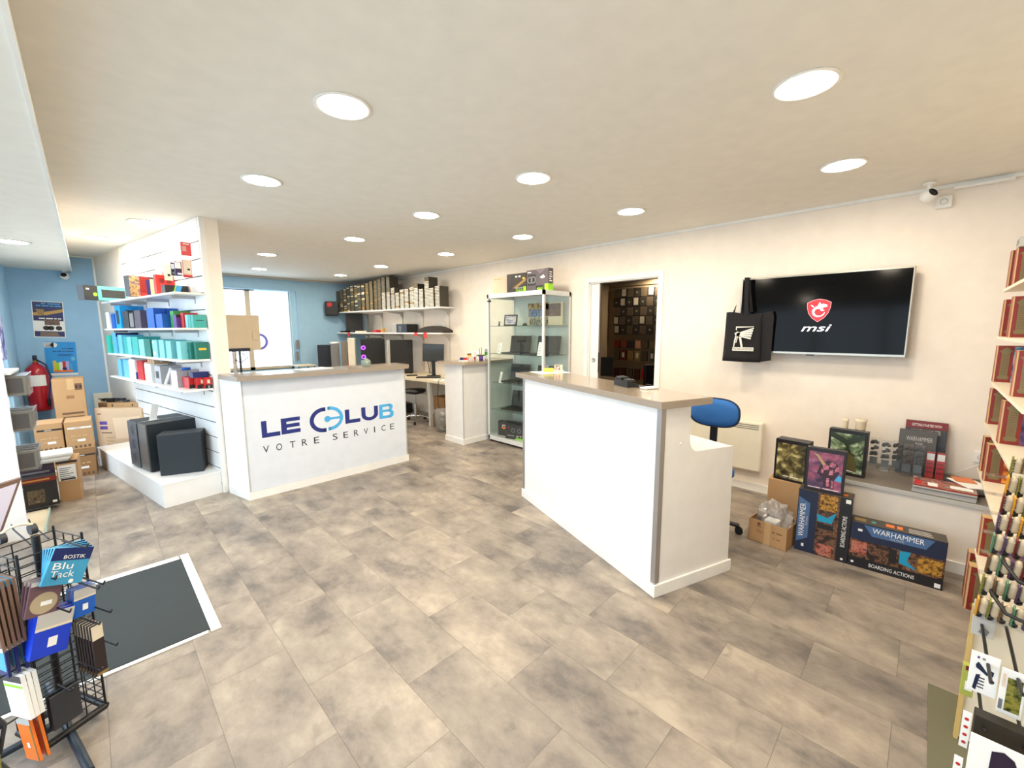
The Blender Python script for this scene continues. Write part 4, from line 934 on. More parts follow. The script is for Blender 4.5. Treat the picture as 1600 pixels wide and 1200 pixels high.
# ================================================================ SLAT WALL SHELVES AND STOCK
SHT = [1.885, 1.575, 1.29, 1.02]
shl = ['top', 'second', 'third', 'lowest']
TS0, TS1, SD = .0, 2.33, .225
for z, nm in zip(SHT, shl):
    t = thing('wall_shelf', f'white {nm} shelf hooked on the slat wall', 'shelf', SP(0, 0, z), RS)
    MB().box(-SD - .017, TS0, -.018, -.018, TS1, 0, WHITE, .001).build('board', t)
    for y in (.22, .9, 1.6, 2.15):
        mb = MB(); mb.box(-.20, y, -.045, -.018, y + .012, -.0185, SILVERP); mb.box(-.022, y, -.085, -.0165, y + .012, -.0185, SILVERP); mb.build('bracket', t)
def stock(row, z, items, shelf):
    """items right to left: (t, height, colour, name, description, deco, width)"""
    for i, it in enumerate(items):
        t0, h, m, nm, desc, deco, w = it[:7]
        nx = items[i + 1][0] if i + 1 < len(items) else t0 + .16
        dep = max(.03, min((nx - t0) * .86, .20)); t0 = max(t0, .005)
        mb = MB(); mb.box(-w/2, 0, 0, w/2, dep, h, m)
        F = Fr((-w/2, 0, 0), (w, 0, 0), (0, 0, h)); L = Fr((-w/2, dep, 0), (0, -dep, 0), (0, 0, h)); Tp = Fr((-w/2, 0, h), (w, 0, 0), (0, dep, 0))
        if deco: deco(mb, F, L, Tp)
        o = mb.build(nm, loc=SP(t0, .022 + w / 2, z + .0008), rotz=RS); tag(o, desc, 'box')
def D(*a):
    """a: list of (face, u0,v0,u1,v1,mat)"""
    def f(mb, F, L, Tp):
        for fc, u0, v0, u1, v1, m in a: mb.rect({'F': F, 'L': L, 'T': Tp}[fc], u0, v0, u1, v1, m, .0008)
    return f
dk = M('near_black_print', (30, 30, 34), .35)
teal = D(('F', .3, .35, .6, .6, DTEAL), ('L', .15, .12, .6, .35, PAPER), ('L', .1, .8, .35, .9, PAPER))
tealr = D(('F', 0, 0, 1, 1, DTEAL), ('F', .3, .52, .7, .60, INK), ('L', .2, .1, .5, .6, LTEAL))
R2 = [(.005, .115, TEAL, 'accessory_box', 'green box at the camera end of the second slat shelf', D(('F', .2, .55, .8, .6, INK)), .10),
 (.065, .116, TEAL, 'accessory_box', 'green box second from the camera end on the second slat shelf', D(('F', .2, .55, .8, .6, INK)), .10),
 (.13, .118, LTEAL, 'accessory_box', 'pale teal box just left of the two green end boxes on the second slat shelf', D(('F', .2, .3, .4, .5, INK)), .10),
 (.20, .137, RED, 'cartridge_box', 'red box with pale patch near the camera end of the second slat shelf', D(('F', .3, .3, .7, .6, CREAM)), .11),
 (.28, .121, PURPLE, 'cartridge_box', 'dark violet box with white patch beside the red one on the second slat shelf', D(('F', .5, .1, .9, .5, PAPER), ('F', 0, .8, 1, 1, dk)), .14),
 (.37, .159, GREEN, 'cartridge_box', 'green and black box left of the violet one on the second slat shelf', D(('F', 0, 0, 1, .45, dk), ('F', .1, .6, .4, .75, PAPER)), .13),
 (.47, .131, BLUE, 'headset_box', 'plain blue box at mid-length of the second slat shelf, shorter one', D(('F', .1, .5, .9, .52, NAVY)), .19),
 (.67, .192, BLUE, 'headset_box', 'tall plain blue box at mid-length of the second slat shelf', D(('F', .48, .55, .52, 1, NAVY), ('F', 0, .55, 1, .57, NAVY)), .195),
 (.92, .146, PAPER, 'mouse_box', 'white box with dark mouse picture on the second slat shelf', D(('F', .35, .2, .6, .7, dk)), .07),
 (1.07, .182, M('smoky_print', (84, 74, 88), .35), 'webcam_box', 'smoky box with a square dark window on the second slat shelf', D(('F', .35, .45, .8, .8, NAVYD), ('F', .35, .1, .7, .4, INKB)), .195),
 (1.31, .174, dk, 'keyboard_box', 'black box with grey side between the smoky and grey boxes on the second slat shelf', D(('L', .1, .1, .9, .9, GREY)), .19),
 (1.49, .185, DARK, 'keyboard_box', 'dark grey box with white badge on the second slat shelf', D(('F', .1, .65, .2, .75, PAPER)), .19),
 (1.72, .25, M('azure_print', (24, 150, 222), .35), 'speaker_box', 'tall azure box with a black speaker picture on the second slat shelf', D(('F', .22, .2, .62, .8, DARK), ('L', .2, .2, .7, .8, DARK), ('F', .7, .1, .8, .2, PAPER)), .20),
 (2.0, .165, BLUE, 'hub_box', 'deep blue box left of the azure speaker box on the second slat shelf', D(('F', .4, .55, 1, 1, SKYB)), .19),
 (2.17, .19, PAPER, 'laptop_stand_box', 'white box with laptop picture at the far end of the second slat shelf', D(('F', .5, .3, .9, .7, BLUE), ('F', .3, .2, .45, .6, GREY)), .20)]
stock(2, SHT[1], R2, 'second')
R3 = [(.005, .15, DTEAL, 'toner_box', 'dark teal box at the camera end of the third slat shelf', D(('F', .2, .55, .8, .68, YELLOW)), .10),
 (.07, .153, DTEAL, 'toner_box', 'dark teal box second from the camera end on the third slat shelf', D(('F', .2, .55, .8, .68, YELLOW)), .12),
 (.15, .162, LTEAL, 'toner_box', 'light teal box touching the dark teal pair on the third slat shelf', D(('F', .3, .35, .45, .55, NAVY), ('F', .3, .8, .4, .88, YELLOW)), .17),
 (.26, .159, DTEAL, 'toner_box', 'dark teal box with small navy patch in the middle, near end of third slat shelf', D(('F', .4, .5, .6, .6, NAVY)), .12),
 (.39, .162, LTEAL, 'toner_box', 'light teal box with navy stroke on the third slat shelf', D(('F', .5, .2, .6, .65, NAVY), ('F', .55, .75, .65, .85, YELLOW)), .17),
 (.54, .172, LTEAL, 'toner_box', 'light teal box with two white spots on the third slat shelf', D(('F', .2, .2, .35, .3, PAPER), ('F', .2, .8, .35, .9, PAPER)), .18),
 (.69, .169, LTEAL, 'toner_box', 'light teal box right of the wide dark green one on the third slat shelf', teal, .19),
 (.85, .172, DTEAL, 'toner_box', 'wide dark green box with two dark dashes on the third slat shelf', D(('F', .15, .42, .38, .48, INK), ('F', .6, .42, .85, .48, INK), ('F', .49, .0, .51, 1, TEAL)), .20),
 (1.07, .171, LTEAL, 'toner_box', 'light teal box with grey picture, left of the wide green one, third slat shelf', D(('F', .4, .2, .7, .4, GREY), ('F', .2, .7, .3, .8, PAPER)), .19),
 (1.27, .196, TEAL, 'toner_box', 'teal box with tall white picture at mid-length of the third slat shelf', D(('F', .2, .15, .6, .7, PAPER)), .19),
 (1.5, .194, LBLUE, 'toner_box', 'light blue box with pale picture on the third slat shelf', D(('F', .4, .15, .8, .7, PAPER)), .19),
 (1.66, .192, TEAL, 'toner_box', 'teal box with pale picture left of the light blue one on the third slat shelf', D(('F', .3, .1, .8, .65, LTEAL)), .18),
 (1.83, .213, LBLUE, 'toner_box', 'light blue box with two blue ovals on the third slat shelf', D(('F', .4, .6, .7, .78, BLUE), ('F', .4, .2, .7, .38, BLUE)), .19),
 (2.0, .236, M('aqua_print', (92, 176, 206), .4), 'toner_box', 'tall aqua box with dark blue top beside the far end of the third slat shelf', D(('F', 0, .82, 1, 1, NAVY)), .20),
 (2.18, .205, M('sea_green_print', (50, 184, 160), .4), 'hard_drive_box', 'sea green box with a disk drive picture, far end of third slat shelf', D(('F', .12, .08, .62, .35, PAPER), ('F', .6, .75, .8, .95, INK), ('F', .1, .55, .5, .65, YELLOW), ('F', .78, 0, 1, 1, DTEAL)), .22)]
stock(3, SHT[2], R3, 'third')
can = D(('F', 0, 0, 1, .35, dk), ('F', .3, .45, .7, .8, CREAM), ('F', .35, .05, .65, .25, PAPER))
gry = D(('L', .2, .3, .7, .7, DARK), ('F', 0, 0, 1, 1, SILVERP))
R4 = [(.005, .10, RED, 'ink_box', 'red and black ink box at the camera end of the lowest slat shelf', can, .055),
 (.06, .10, RED, 'ink_box', 'red and black ink box second from the camera end on the lowest slat shelf', can, .10),
 (.13, .10, RED, 'ink_box', 'red and black ink box third from the camera end on the lowest slat shelf', can, .14),
 (.31, .155, SILVERP, 'adapter_box', 'grey box with white left side right of the tape roll on the lowest slat shelf', D(('L', 0, 0, 1, 1, PAPER), ('F', .48, 0, .52, 1, GREY)), .17),
 (.49, .153, SILVERP, 'adapter_box', 'grey box with pale edge, second grey one on the lowest slat shelf', D(('F', 0, 0, .2, 1, PAPER)), .12),
 (.75, .178, SILVERP, 'router_box', 'grey box behind the leaning white tube on the lowest slat shelf', gry, .17),
 (.95, .19, PAPER, 'router_box', 'white box with tilted grey square picture on the lowest slat shelf', D(('F', .3, .2, .6, .5, GREY), ('F', .75, 0, 1, 1, SILVERP)), .19),
 (1.18, .209, M('peach_print', (232, 206, 186), .5), 'cable_box', 'peach and white box left of the tilted square one on the lowest slat shelf', D(('F', .5, 0, .8, 1, PAPER)), .12),
 (1.32, .205, RED, 'drone_box', 'red box with black robot picture on the lowest slat shelf', D(('F', .1, .0, .9, .45, dk), ('F', .3, .3, .7, .75, DRED), ('F', .1, .85, .9, .95, PAPER)), .16),
 (1.55, .213, PAPER, 'charger_box', 'white box with blue diagonal corner on the lowest slat shelf', D(('F', 0, 0, .5, .35, BLUE), ('F', .5, 0, 1, .2, BLUE)), .17),
 (1.78, .205, LBLUE, 'charger_box', 'blue box with white edge on the lowest slat shelf', D(('F', 0, 0, .35, 1, PAPER)), .17),
 (2.02, .20, LBLUE, 'charger_box', 'pale blue box at the far end of the goods on the lowest slat shelf', D(('F', .1, .1, .6, .35, BLUE)), .18)]
stock(4, SHT[3], R4, 'lowest')
# top shelf
def topbox(nm, lb, t, d, w, dp, h, rz, m, deco):
    mb, f = bx(w, dp, h, m); deco(mb, f); tag(mb.build(nm, loc=SP(t, d, SHT[0] + .001), rotz=RS + rz), lb, 'box')
def kb(mb, f):
    mb.rect(f['F'], .30, 0, 1, 1, M('mint_print', (96, 214, 186), .4)); mb.rect(f['F'], .38, .2, .93, .78, DARK, .001)
    for i in range(4): mb.rect(f['F'], .40, .26 + i * .12, .91, .34 + i * .12, GREY if False else BLACK, .0013)
    mb.rect(f['F'], .05, .7, .12, .8, PAPER, .001); mb.disc(f['F'], .24, .4, .02, LIME, .001)
topbox('keyboard_box', 'long mint and black keyboard box at the far end of the top slat shelf', 2.02, .275, .42, .10, .155, .35, dk, kb)
def mx(mb, f):
    F = f['F']; mb.rect(F, .0, 0, .30, 1, art('fantasy_cover_print', [(90, 80, 76), (190, 150, 90), (70, 90, 110), (150, 60, 50)], 30)); mb.rect(F, .3, 0, .6, 1, DRED, .0009); mb.rect(F, .5, .1, .62, .85, NAVY, .0012); mb.rect(F, .62, 0, 1, .9, M('beige_print', (206, 180, 140), .5), .001); mb.rect(F, .3, .0, .5, .2, RED, .0012)
topbox('game_box', 'box with a dark red middle and beige right half on the top slat shelf', 1.02, .175, .27, .10, .20, .15, DARK, mx)
def rb(mb, f):
    mb.rect(f['F'], .18, .62, .45, .82, DRED, .001); mb.rect(f['F'], .58, .62, .85, .82, DRED, .001); mb.poly(f['F'], [(.3, 0), (.6, .0), (.45, .4)], dk, .001)
topbox('power_bank_box', 'upright red box with two dark windows on the top slat shelf', .70, .10, .15, .05, .20, .1, RED, rb)
def bb(mb, f):
    mb.poly(f['F'], [(.36, 0), (.6, 0), (.75, 1), (.5, 1)], SKYB, .001); mb.poly(f['F'], [(.3, 0), (.36, 0), (.5, 1), (.44, 1)], LIME, .001)
topbox('mouse_box', 'low black box with a blue diagonal stripe on the top slat shelf', .35, .125, .18, .08, .078, .05, dk, bb)
# packs hanging on slat hooks
def hang(t, z, w, h, m, label, deco=None, off=.09):
    th_ = thing('hanging_pack', label, 'hanging pack', SP(t, off, z), RS)
    mb = MB(); mb.box(-w/2, 0, 0, w/2, .02, h, m); F = Fr((-w/2, 0, 0), (w, 0, 0), (0, 0, h))
    if deco: deco(mb, F)
    mb.build('card', th_); mb = MB(); mb.tube([(off - .016, .01, h - .006), (0, .01, h - .006), (-w/2 - .02, .01, h - .006), (-w/2 - .028, .01, h + .004)], .0022, CHROME); mb.build('hook', th_)
hang(.10, 2.215, .075, .115, M('pinkish_red_print', (226, 74, 76), .4), 'red pack hanging alone from the upper groove of the slat wall', lambda m_, F: (m_.rect(F, .1, .3, .5, .7, M('rose_print', (222, 160, 150), .5)), m_.text(F, 'xxx', .2, .8, .8, .92, PAPER)))
for t_, w, h, m, lb, dc in ((.15, .07, .155, M('rose_print'), 'white pack with a red foot hanging nearest the slat wall post', lambda m_, F: (m_.rect(F, .1, .2, .9, 1, CREAM), m_.rect(F, 0, 0, 1, .12, RED, .001), m_.rect(F, .5, .4, .8, .5, dk, .001))),
  (.32, .075, .13, NAVY, 'navy and white pack hanging second from the slat wall post', lambda m_, F: (m_.rect(F, 0, .5, .6, .95, PAPER), m_.rect(F, .3, .3, .7, .5, dk, .001), m_.rect(F, .2, .08, .7, .2, PAPER))),
  (.44, .06, .12, dk, 'black and white pack hanging third from the slat wall post', lambda m_, F: (m_.rect(F, 0, .5, .6, .9, PAPER), m_.rect(F, .1, .1, .5, .3, GREY))),
  (.62, .06, .15, CREAM, 'cream pack with a black square hanging fourth from the slat wall post', lambda m_, F: m_.rect(F, .35, .25, .7, .4, dk)),
  (.84, .07, .15, M('pale_peach_card', (236, 216, 196), .5), 'peach pack hanging farthest from the slat wall post', lambda m_, F: (m_.rect(F, .6, .1, .9, .7, GREY), m_.rect(F, .1, .5, .5, .8, PAPER)))):
    hang(t_, 2.185 - h, w, h, m, lb, dc, .08)
# loose things on the lowest shelf, second layer
t = thing('tape_roll', 'blue tape roll on the grey boxes of the lowest slat shelf', 'tape roll', SP(.36, .10, SHT[3] + .1565), RS)
mb = MB(); mb.lathe([(.018, 0), (.035, 0), (.035, .022), (.018, .022), (.018, 0)], BLUE, seg=24); mb.build('tape', t)
t = thing('white_tube', 'white tube leaning against the grey boxes of the lowest slat shelf', 'tube', SP(.665, .185, SHT[3] + .002), rot=(0, .35, RS))
MB().cyl((0, 0, .004), (0, 0, .17), .014, WPLAS, 14).build('tube', t)
tag(bx(.12, .07, .05, NAVY)[0].build('sponge_pack', loc=SP(.09, .09, SHT[3] + .1015), rotz=RS), 'dark blue pack lying on the red ink boxes of the lowest slat shelf', 'pack')
for i, (t_, lb) in enumerate(((.98, 'small brown box stacked on the white router box, right one'), (1.05, 'small brown box stacked on the white router box, middle one'), (1.12, 'small brown box stacked on the white router box, left one'))):
    mb = MB(); mb.box(-.06, -.028, 0, .06, .028, .075, M('tan_box', (196, 156, 116), .7)); mb.rect(Fr((-.06, -.028, 0), (.12, 0, 0), (0, 0, .075)), .4, .3, .6, 1, PAPER); tag(mb.build('cable_box', loc=SP(t_, .12, SHT[3] + .1915), rotz=RS), lb, 'box')

# ================================================================ PLATFORM with speakers
pl = thing('display_platform', 'low white platform on the floor along the slat wall', 'platform', SP(0, 0, 0), RS)
mb = MB(); mb.box(-.462, .025, 0, -.018, 2.16, .198, WHITE); mb.build('body', pl)
MB().box(-.468, .020, .1985, -.018, 2.165, .215, WHITE, .002).build('top', pl)
PZ = .2155
SPK = M('black_powder_coat', (26, 34, 40), .5, bump=.15, bscale=300)
pc = thing('computer_case', 'large black computer case on the white platform, front fans facing left', 'computer case', SP(.52, .20, PZ), RS + .04)
mb = MB(); mb.box(-.205, 0, .012, .19, .46, .46, SPK, .004); mb.box(-.20, .0, .0, -.17, .44, .012, RUBBER); mb.box(.15, .0, .0, .18, .44, .012, RUBBER); mb.build('body', pc)
mb = MB(); mb.box(-.222, .215, .012, -.2055, .455, .455, M('blue_grey_mesh_panel', (58, 66, 76), .4)); mb.build('front_panel', pc)
mb = MB(); FP = Fr((-.2225, .455, .012), (0, -.24, 0), (0, 0, .443))
for v in (.19, .5, .81):
    mb.disc(FP, .5, v, .062, M('fan_ring_grey', (92, 100, 112), .4), .0008, .054)
    mb.disc(FP, .5, v, .018, DARK, .001)
    for k in range(7):
        a = k * 2 * pi / 7; c0 = FP.p(.5, v, .0009); un, vn = FP.U.normalized(), FP.V.normalized()
        q0, q1 = un * cos(a) + vn * sin(a), un * cos(a + .5) + vn * sin(a + .5)
        mb.add([c0 + q0 * .018, c0 + q0 * .05, c0 + q1 * .05, c0 + q1 * .020], [(0, 1, 2, 3)], DARK)
mb.build('fan', pc)
mb = MB(); mb.box(-.215, .0, .012, -.2055, .21, .455, M('warm_grey_metal', (98, 98, 98), .35, .4)); mb.build('side_strip', pc)
mb = MB(); mb.box(-.2, .206, .4605, .185, .212, .462, LGREY); mb.build('top_seam', pc)
sp = thing('computer_case', 'smaller black case on the white platform in front of the large one', 'computer case', SP(.255, .215, PZ), RS - .52)
sp.location = SP(.30, .21, PZ)
mb = MB(); mb.box(-.165, -.085, .0, .165, .115, .385, SPK, .005); mb.build('body', sp)
mb = MB(); mb.box(-.168, -.07, .01, -.1655, .0, .36, M('warm_grey_metal')); mb.build('side_strip', sp)
tagc = thing('price_card', 'tall white price card standing on the large black computer case', 'price card', SP(.72, .30, PZ + .464), RS + .2)
mb = MB(); Tq = Matrix.Rotation(.22, 4, 'Y'); mb.box(-.03, 0, 0, .03, .004, .155, PAPER, T=Tq); mb.build('card', tagc); MB().box(-.03, -.02, 0, .045, .02, .002, PAPER).build('foot', tagc)
# monitor carton behind the platform
def mprint(mb, f):
    F = f['F']; mb.text(F, 'xxxxxxx', .05, .87, .14, .90, INKB); mb.rect(F, .08, .66, .24, .73, PURPLE); mb.rect(F, .08, .56, .24, .63, PURPLE); mb.poly(F, [(.36, .80), (.95, .84), (.95, .40), (.40, .36)], M('pale_print_patch', (232, 204, 172), .7), .0008)
    mb.lines(F, .18, .08, .38, .44, 5, TAPE, .0008, .5); mb.poly(F, [(.58, .26), (.72, .30), (.95, .30), (.95, .26)], INK, .001); mb.rect(F, .1, .48, .32, .50, INKB)
t, f = carton('monitor_carton', 'large pale monitor carton standing on the floor behind the white platform', .58, .10, .60, (.215, 7.075, 0), -pi/4, KRAFTL, mprint)
carton('monitor_carton', 'wide monitor carton leaning behind the front one, carrying a heap of cables', .56, .10, .655, (.25, 7.20, 0), -pi/4, KRAFT, lambda mb, f: (mb.rect(f['F'], .0, .90, .2, .99, INKB), mb.rect(f['F'], .75, .93, .78, .97, INK), mb.rect(f['F'], .3, .92, .33, .97, INK)))
mb = MB()
random.seed(3)
for k in range(6):
    pts = []; cx0 = random.uniform(-.12, .12)
    for i in range(14): a = i * .8 + k; pts.append((cx0 + .07 * cos(a) * random.uniform(.6, 1.3), .03 * sin(a * 1.3), .016 + .03 * abs(sin(a * .7 + k))))
    mb.tube(pts, .006, BLACK, 5)
mb.box(-.1, -.025, .006, -.02, .025, .035, BLACK, .006); mb.box(.1, -.02, .006, .16, .02, .03, BLACK, .006)
tag(mb.build('cable_heap', loc=(.18, 7.24, .656), rotz=-pi/4), 'heap of black power cables on the monitor carton', 'cables')

# ================================================================ CARTONS, EXTINGUISHER, POSTERS
def ctnp(top):
    def f_(mb, f):
        F = f['F']; mb.rect(F, .1, .74, 1, .80, INK if top else PAPER); mb.text(F, 'xxxxxxxxx', .36, .755, .6, .785, PAPER if top else INKB, .0012); mb.rect(F, .42, .28, .72, .36, PAPER); mb.text(F, 'xxxx xx xxx', .2, .45, .8, .52, TAPE); mb.text(F, 'xx xxxx', .22, .33, .4, .38, TAPE)
        for i in range(5): mb.rect(F, .12 + i * .17, .05, .22 + i * .17, .14, INKB, .0008)
    return f_
cg = [((-.37, 6.55, .3015), 'brown carton with a black band, left on the upper row beside the fire extinguisher', True, KRAFT),
      ((-.37, 6.55, 0), 'brown carton under the black-banded one, mostly hidden', True, KRAFT),
      ((-.155, 6.50, .3015), 'brown carton with a white band, right on the upper row below the blue poster', False, KRAFT),
      ((-.155, 6.50, 0), 'brown carton on the floor under the white-banded one', True, KRAFTD)]
for loc, lb, tp, m in cg: carton('shipping_carton', lb, .20, .34, .30, loc, -.03, m, ctnp(tp))
def tallp(mb, f):
    F = f['F']; mb.rect(F, .40, .76, .65, .80, KRAFTD); mb.text(F, 'x x', .72, .87, .92, .93, INK); mb.rect(F, .70, .86, .94, .94, INKB, .0004); mb.rect(F, .46, .87, .68, 1, TAPE, .0008)
    mb.lines(F, .2, .38, .9, .62, 5, INKB, .0008, .5, False)
carton('tall_carton', 'tall brown carton with slotted hand hole under the blue poster', .26, .34, .99, (-.215, 7.35, 0), 0, KRAFT, tallp)
def lbl(mb, f):
    F = f['F']; mb.rect(F, .05, .52, .9, .9, PAPER); mb.lines(F, .12, .58, .8, .86, 6, GREY, .0012, .4); mb.rect(F, .15, .53, .85, .57, INK, .0012); mb.rect(F, 0, .94, 1, 1, INK)
carton('narrow_carton', 'narrow brown carton with a white address label near the left window', .135, .28, .38, (-.235, 5.62, 0), -.05, KRAFT, lbl)
def gmp(mb, f):
    F = f['F']; mb.rect(F, .0, .84, 1, 1, DRED); mb.text(F, 'xxxxxx', .15, .88, .85, .96, GOLD, .0012); mb.rect(F, .32, .15, .7, .6, art('skull_print', [(30, 26, 30), (110, 96, 70), (60, 50, 46), (150, 130, 100)], 30)); mb.rect(F, .12, .68, .25, .74, PAPER); mb.rect(F, .85, .08, .95, .16, PAPER)
def gbx(nm, lb, w, d, h, loc, rz, m, deco): mb, f = bx(w, d, h, m); deco(mb, f); tag(mb.build(nm, loc=loc, rotz=rz), lb, 'box')
gbx('game_box', 'black game box with a dark red title band, standing low beside the left gondola', .26, .12, .26, (-.47 + .03, 5.37, .045), .05, M('near_black_print'), gmp)
gbx('game_box', 'dark violet game box standing behind the red-banded one by the left window', .24, .12, .36, (-.44, 5.53, .0), .05, M('aubergine_print', (58, 44, 62), .4), lambda mb, f: mb.lines(f['F'], .1, .75, .9, .95, 2, GREY))
for i in range(4):
    tag(MB().box(-.14, -.13, 0, .14, .13, .016, WPLAS if i % 2 else LGREY).build('flat_box', loc=(-.36 + .008 * i, 5.62, .3815 + i * .0165), rotz=-.05 + .03 * i), 'flat white box in the pile on the narrow labelled carton' if i < 3 else 'topmost flat white box on the narrow labelled carton', 'box', 'flat white boxes on the narrow carton' if i < 3 else None)
# extinguisher on the blue wall corner
ex = thing('fire_extinguisher', 'red fire extinguisher hanging at the blue wall corner behind the cartons', 'fire extinguisher', (-.505, 8.17, .52))
MB().lathe([(0, 0), (.09, 0), (.105, .02), (.108, .06), (.108, .48), (.098, .54), (.06, .59), (.03, .61), (.03, .63), (0, .63)], M('extinguisher_red', (178, 18, 34), .3, coat=.4), seg=32).build('cylinder', ex)
mb = MB(); mb.cyl((0, 0, .62), (0, 0, .67), .022, M('brass', (180, 150, 80), .3, .8), 14); mb.box(-.018, -.06, .66, .018, .03, .675, BLACK, .003); mb.box(-.014, -.075, .69, .014, .02, .70, BLACK, .003); mb.box(-.02, -.02, .66, .02, .02, .72, NAVY, .004); mb.build('valve', ex)
mb = MB(); mb.tube([(.02, -.03, .66), (.09, -.07, .60), (.12, -.08, .45), (.10, -.10, .28), (.08, -.11, .16)], .011, M('blue_black_hose', (30, 36, 84), .5)); mb.cyl((.08, -.11, .16), (.078, -.112, .06), .02, BLACK, 12, .014); mb.build('hose', ex)
mb = MB(); 
for i in range(9):
    a0_ = -pi/2 - .75 + i * .17; a1_ = a0_ + .17; r_ = .1088
    mb.add([(r_ * cos(a0_), r_ * sin(a0_), .33), (r_ * cos(a1_), r_ * sin(a1_), .33), (r_ * cos(a1_), r_ * sin(a1_), .47), (r_ * cos(a0_), r_ * sin(a0_), .47)], [(0, 1, 2, 3)], PAPER)
mb.build('label', ex)
MB().box(-.02, .10, .50, .02, .13, .60, BLACK).build('wall_hook', ex)
# posters
def poster(label, w, h, loc, deco, base, rotx=0):
    t = MB(); t.box(-w/2, -.0012, 0, w/2, 0, h, base); F = Fr((-w/2, -.0012, 0), (w, 0, 0), (0, 0, h)); deco(t, F); return tag(t.build('poster', loc=loc, rot=(0, rotx, 0)), label, 'poster')
def po1(mb, F):
    mb.rect(F, .03, .02, .97, .98, NAVY, .0004); mb.text(F, 'xx xxxxxx', .30, .91, .90, .96, SKYB, .001); mb.text(F, 'xxxx xxxxxx xxx xxxxxx', .14, .85, .93, .90, SKYB, .001)
    mb.poly(F, [(.03, .68), (.35, .70), (.97, .80), (.97, .72), (.45, .62), (.03, .60)], GOLD, .0008); mb.poly(F, [(.12, .78), (.38, .78), (.36, .62), (.2, .58)], BRONZE, .001); mb.text(F, 'xxxxx xxxxxx xx xxx', .2, .50, .9, .55, PAPER, .001)
    mb.rect(F, .03, .17, .97, .46, PAPER, .0008); mb.rect(F, .36, .34, .84, .50, art('console_print', [(40, 34, 34), (120, 90, 80), (90, 60, 50)], 40), .001)
    for u in (.40, .55, .8): mb.disc(F, u, .26, .03, INK, .001)
    mb.lines(F, .2, .05, .9, .16, 3, GOLD, .001, .4)
poster('navy and gold gaming poster on the blue wall, upper one', .285, .47, (-.347, YL - .002, 1.467), po1, PAPER, .035)
def po2(mb, F):
    mb.rect(F, 0, .07, 1, 1, M('poster_blue', (38, 150, 224), .5), .0004); mb.rect(F, .0, .84, .30, .98, PAPER, .0008); mb.disc(F, .30, .91, .032, PAPER, .0008); mb.lines(F, .03, .86, .32, .96, 3, INK, .0012, .5)
    mb.text(F, 'xx x xx xxxxxxxx', .55, .78, .92, .82, NAVY, .001); mb.text(F, 'xxxx xxxxxx xxx xxxxxxxxxx', .25, .70, .92, .74, NAVY, .001); mb.lines(F, .4, .58, .9, .66, 2, NAVY, .001, .4); mb.rect(F, .82, .44, .94, .54, LBLUE, .001)
    for u, c, h in ((.28, YELLOW, .44), (.38, LIME, .38), (.48, PAPER, .40), (.58, RED, .42), (.68, M('lilac_print', (190, 170, 220), .5), .42), (.78, SKYB, .36)): mb.rect(F, u - .06, .12, u + .05, h, c, .0009 + u * .0004)
    mb.rect(F, .25, .10, .85, .16, ORANGE, .0016); mb.disc(F, .58, .2, .022, NAVY, .002)
poster('light blue printer cartridge poster on the blue wall, lower one', .29, .45, (-.282, YL - .002, .955), po2, PAPER, .03)
tag(MB().box(-.02, -.003, -.09, .02, 0, .09, DARK).build('small_sign', loc=(.165, YL - .022, 2.12)), 'small black sign on the white strip beside the slat wall', 'sign') if False else None
sc2 = thing('security_camera', 'small white security camera under the lowered ceiling by the blue wall', 'camera', (-.14, YL - .06, 2.345), 0)
mb = MB(); mb.lathe([(0, 0), (.03, 0), (.028, -.01), (0, -.012)], WPLAS, seg=16); mb.cyl((0, 0, -.01), (0, 0, -.04), .01, WPLAS, 10); mb.build('mount', sc2)
Tc = Matrix.Translation((0, 0, -.07)) @ Matrix.Rotation(radians(170), 4, 'Z') @ Matrix.Rotation(radians(110), 4, 'X')
MB().lathe([(0, .045), (.02, .043), (.036, .034), (.045, .015), (.045, -.01), (.038, -.030), (.03, -.036)][::-1], WPLAS, seg=20, T=Tc).build('housing', sc2)
MB().lathe([(0, -.034), (.032, -.034), (.033, -.028)][::-1], M('camera_lens'), seg=20, T=Tc).build('lens', sc2)
# low white storage heater seen under the posters
tag(MB().box(-.14, -.05, 0, .14, 0, .56, M('cream_heater_panel'), .008).build('wall_heater', loc=(.14 - .02, YL - .025, .12)), 'cream heater on the blue wall between the tall carton and the slat wall', 'heater')

# ================================================================ LEFT GONDOLA along the shop front
GX0, GX1, GY0, GY1 = XL + .03, -.448, 4.70, 5.26
gd = thing('gondola_shelving', 'white gondola shelving with a bright end panel along the shop front', 'shelving', (0, 0, 0))
MB().box(GX0, GY0, 0, GX1, GY0 + .02, 1.255, WHITE).build('end_panel', gd)
mb = MB(); mb.box(GX0, GY0 + .02, 0, GX0 + .03, GY1, 1.25, WHITE); mb.build('back_panel', gd)
mb = MB(); mb.box(GX0, GY0 + .02, 0, -.37, GY1, .035, CREAM); mb.box(-.372, GY0 + .02, 0, -.362, GY1, .045, M('pale_green_edge', (190, 210, 200), .4)); mb.build('base_shelf', gd)
for z in (1.235, .93, .62, .33): MB().box(GX0 + .03, GY0 + .02, z, (GX1 + .03 if z > 1.2 else GX1 - .06), GY1, z + .018, WHITE).build('shelf', gd)
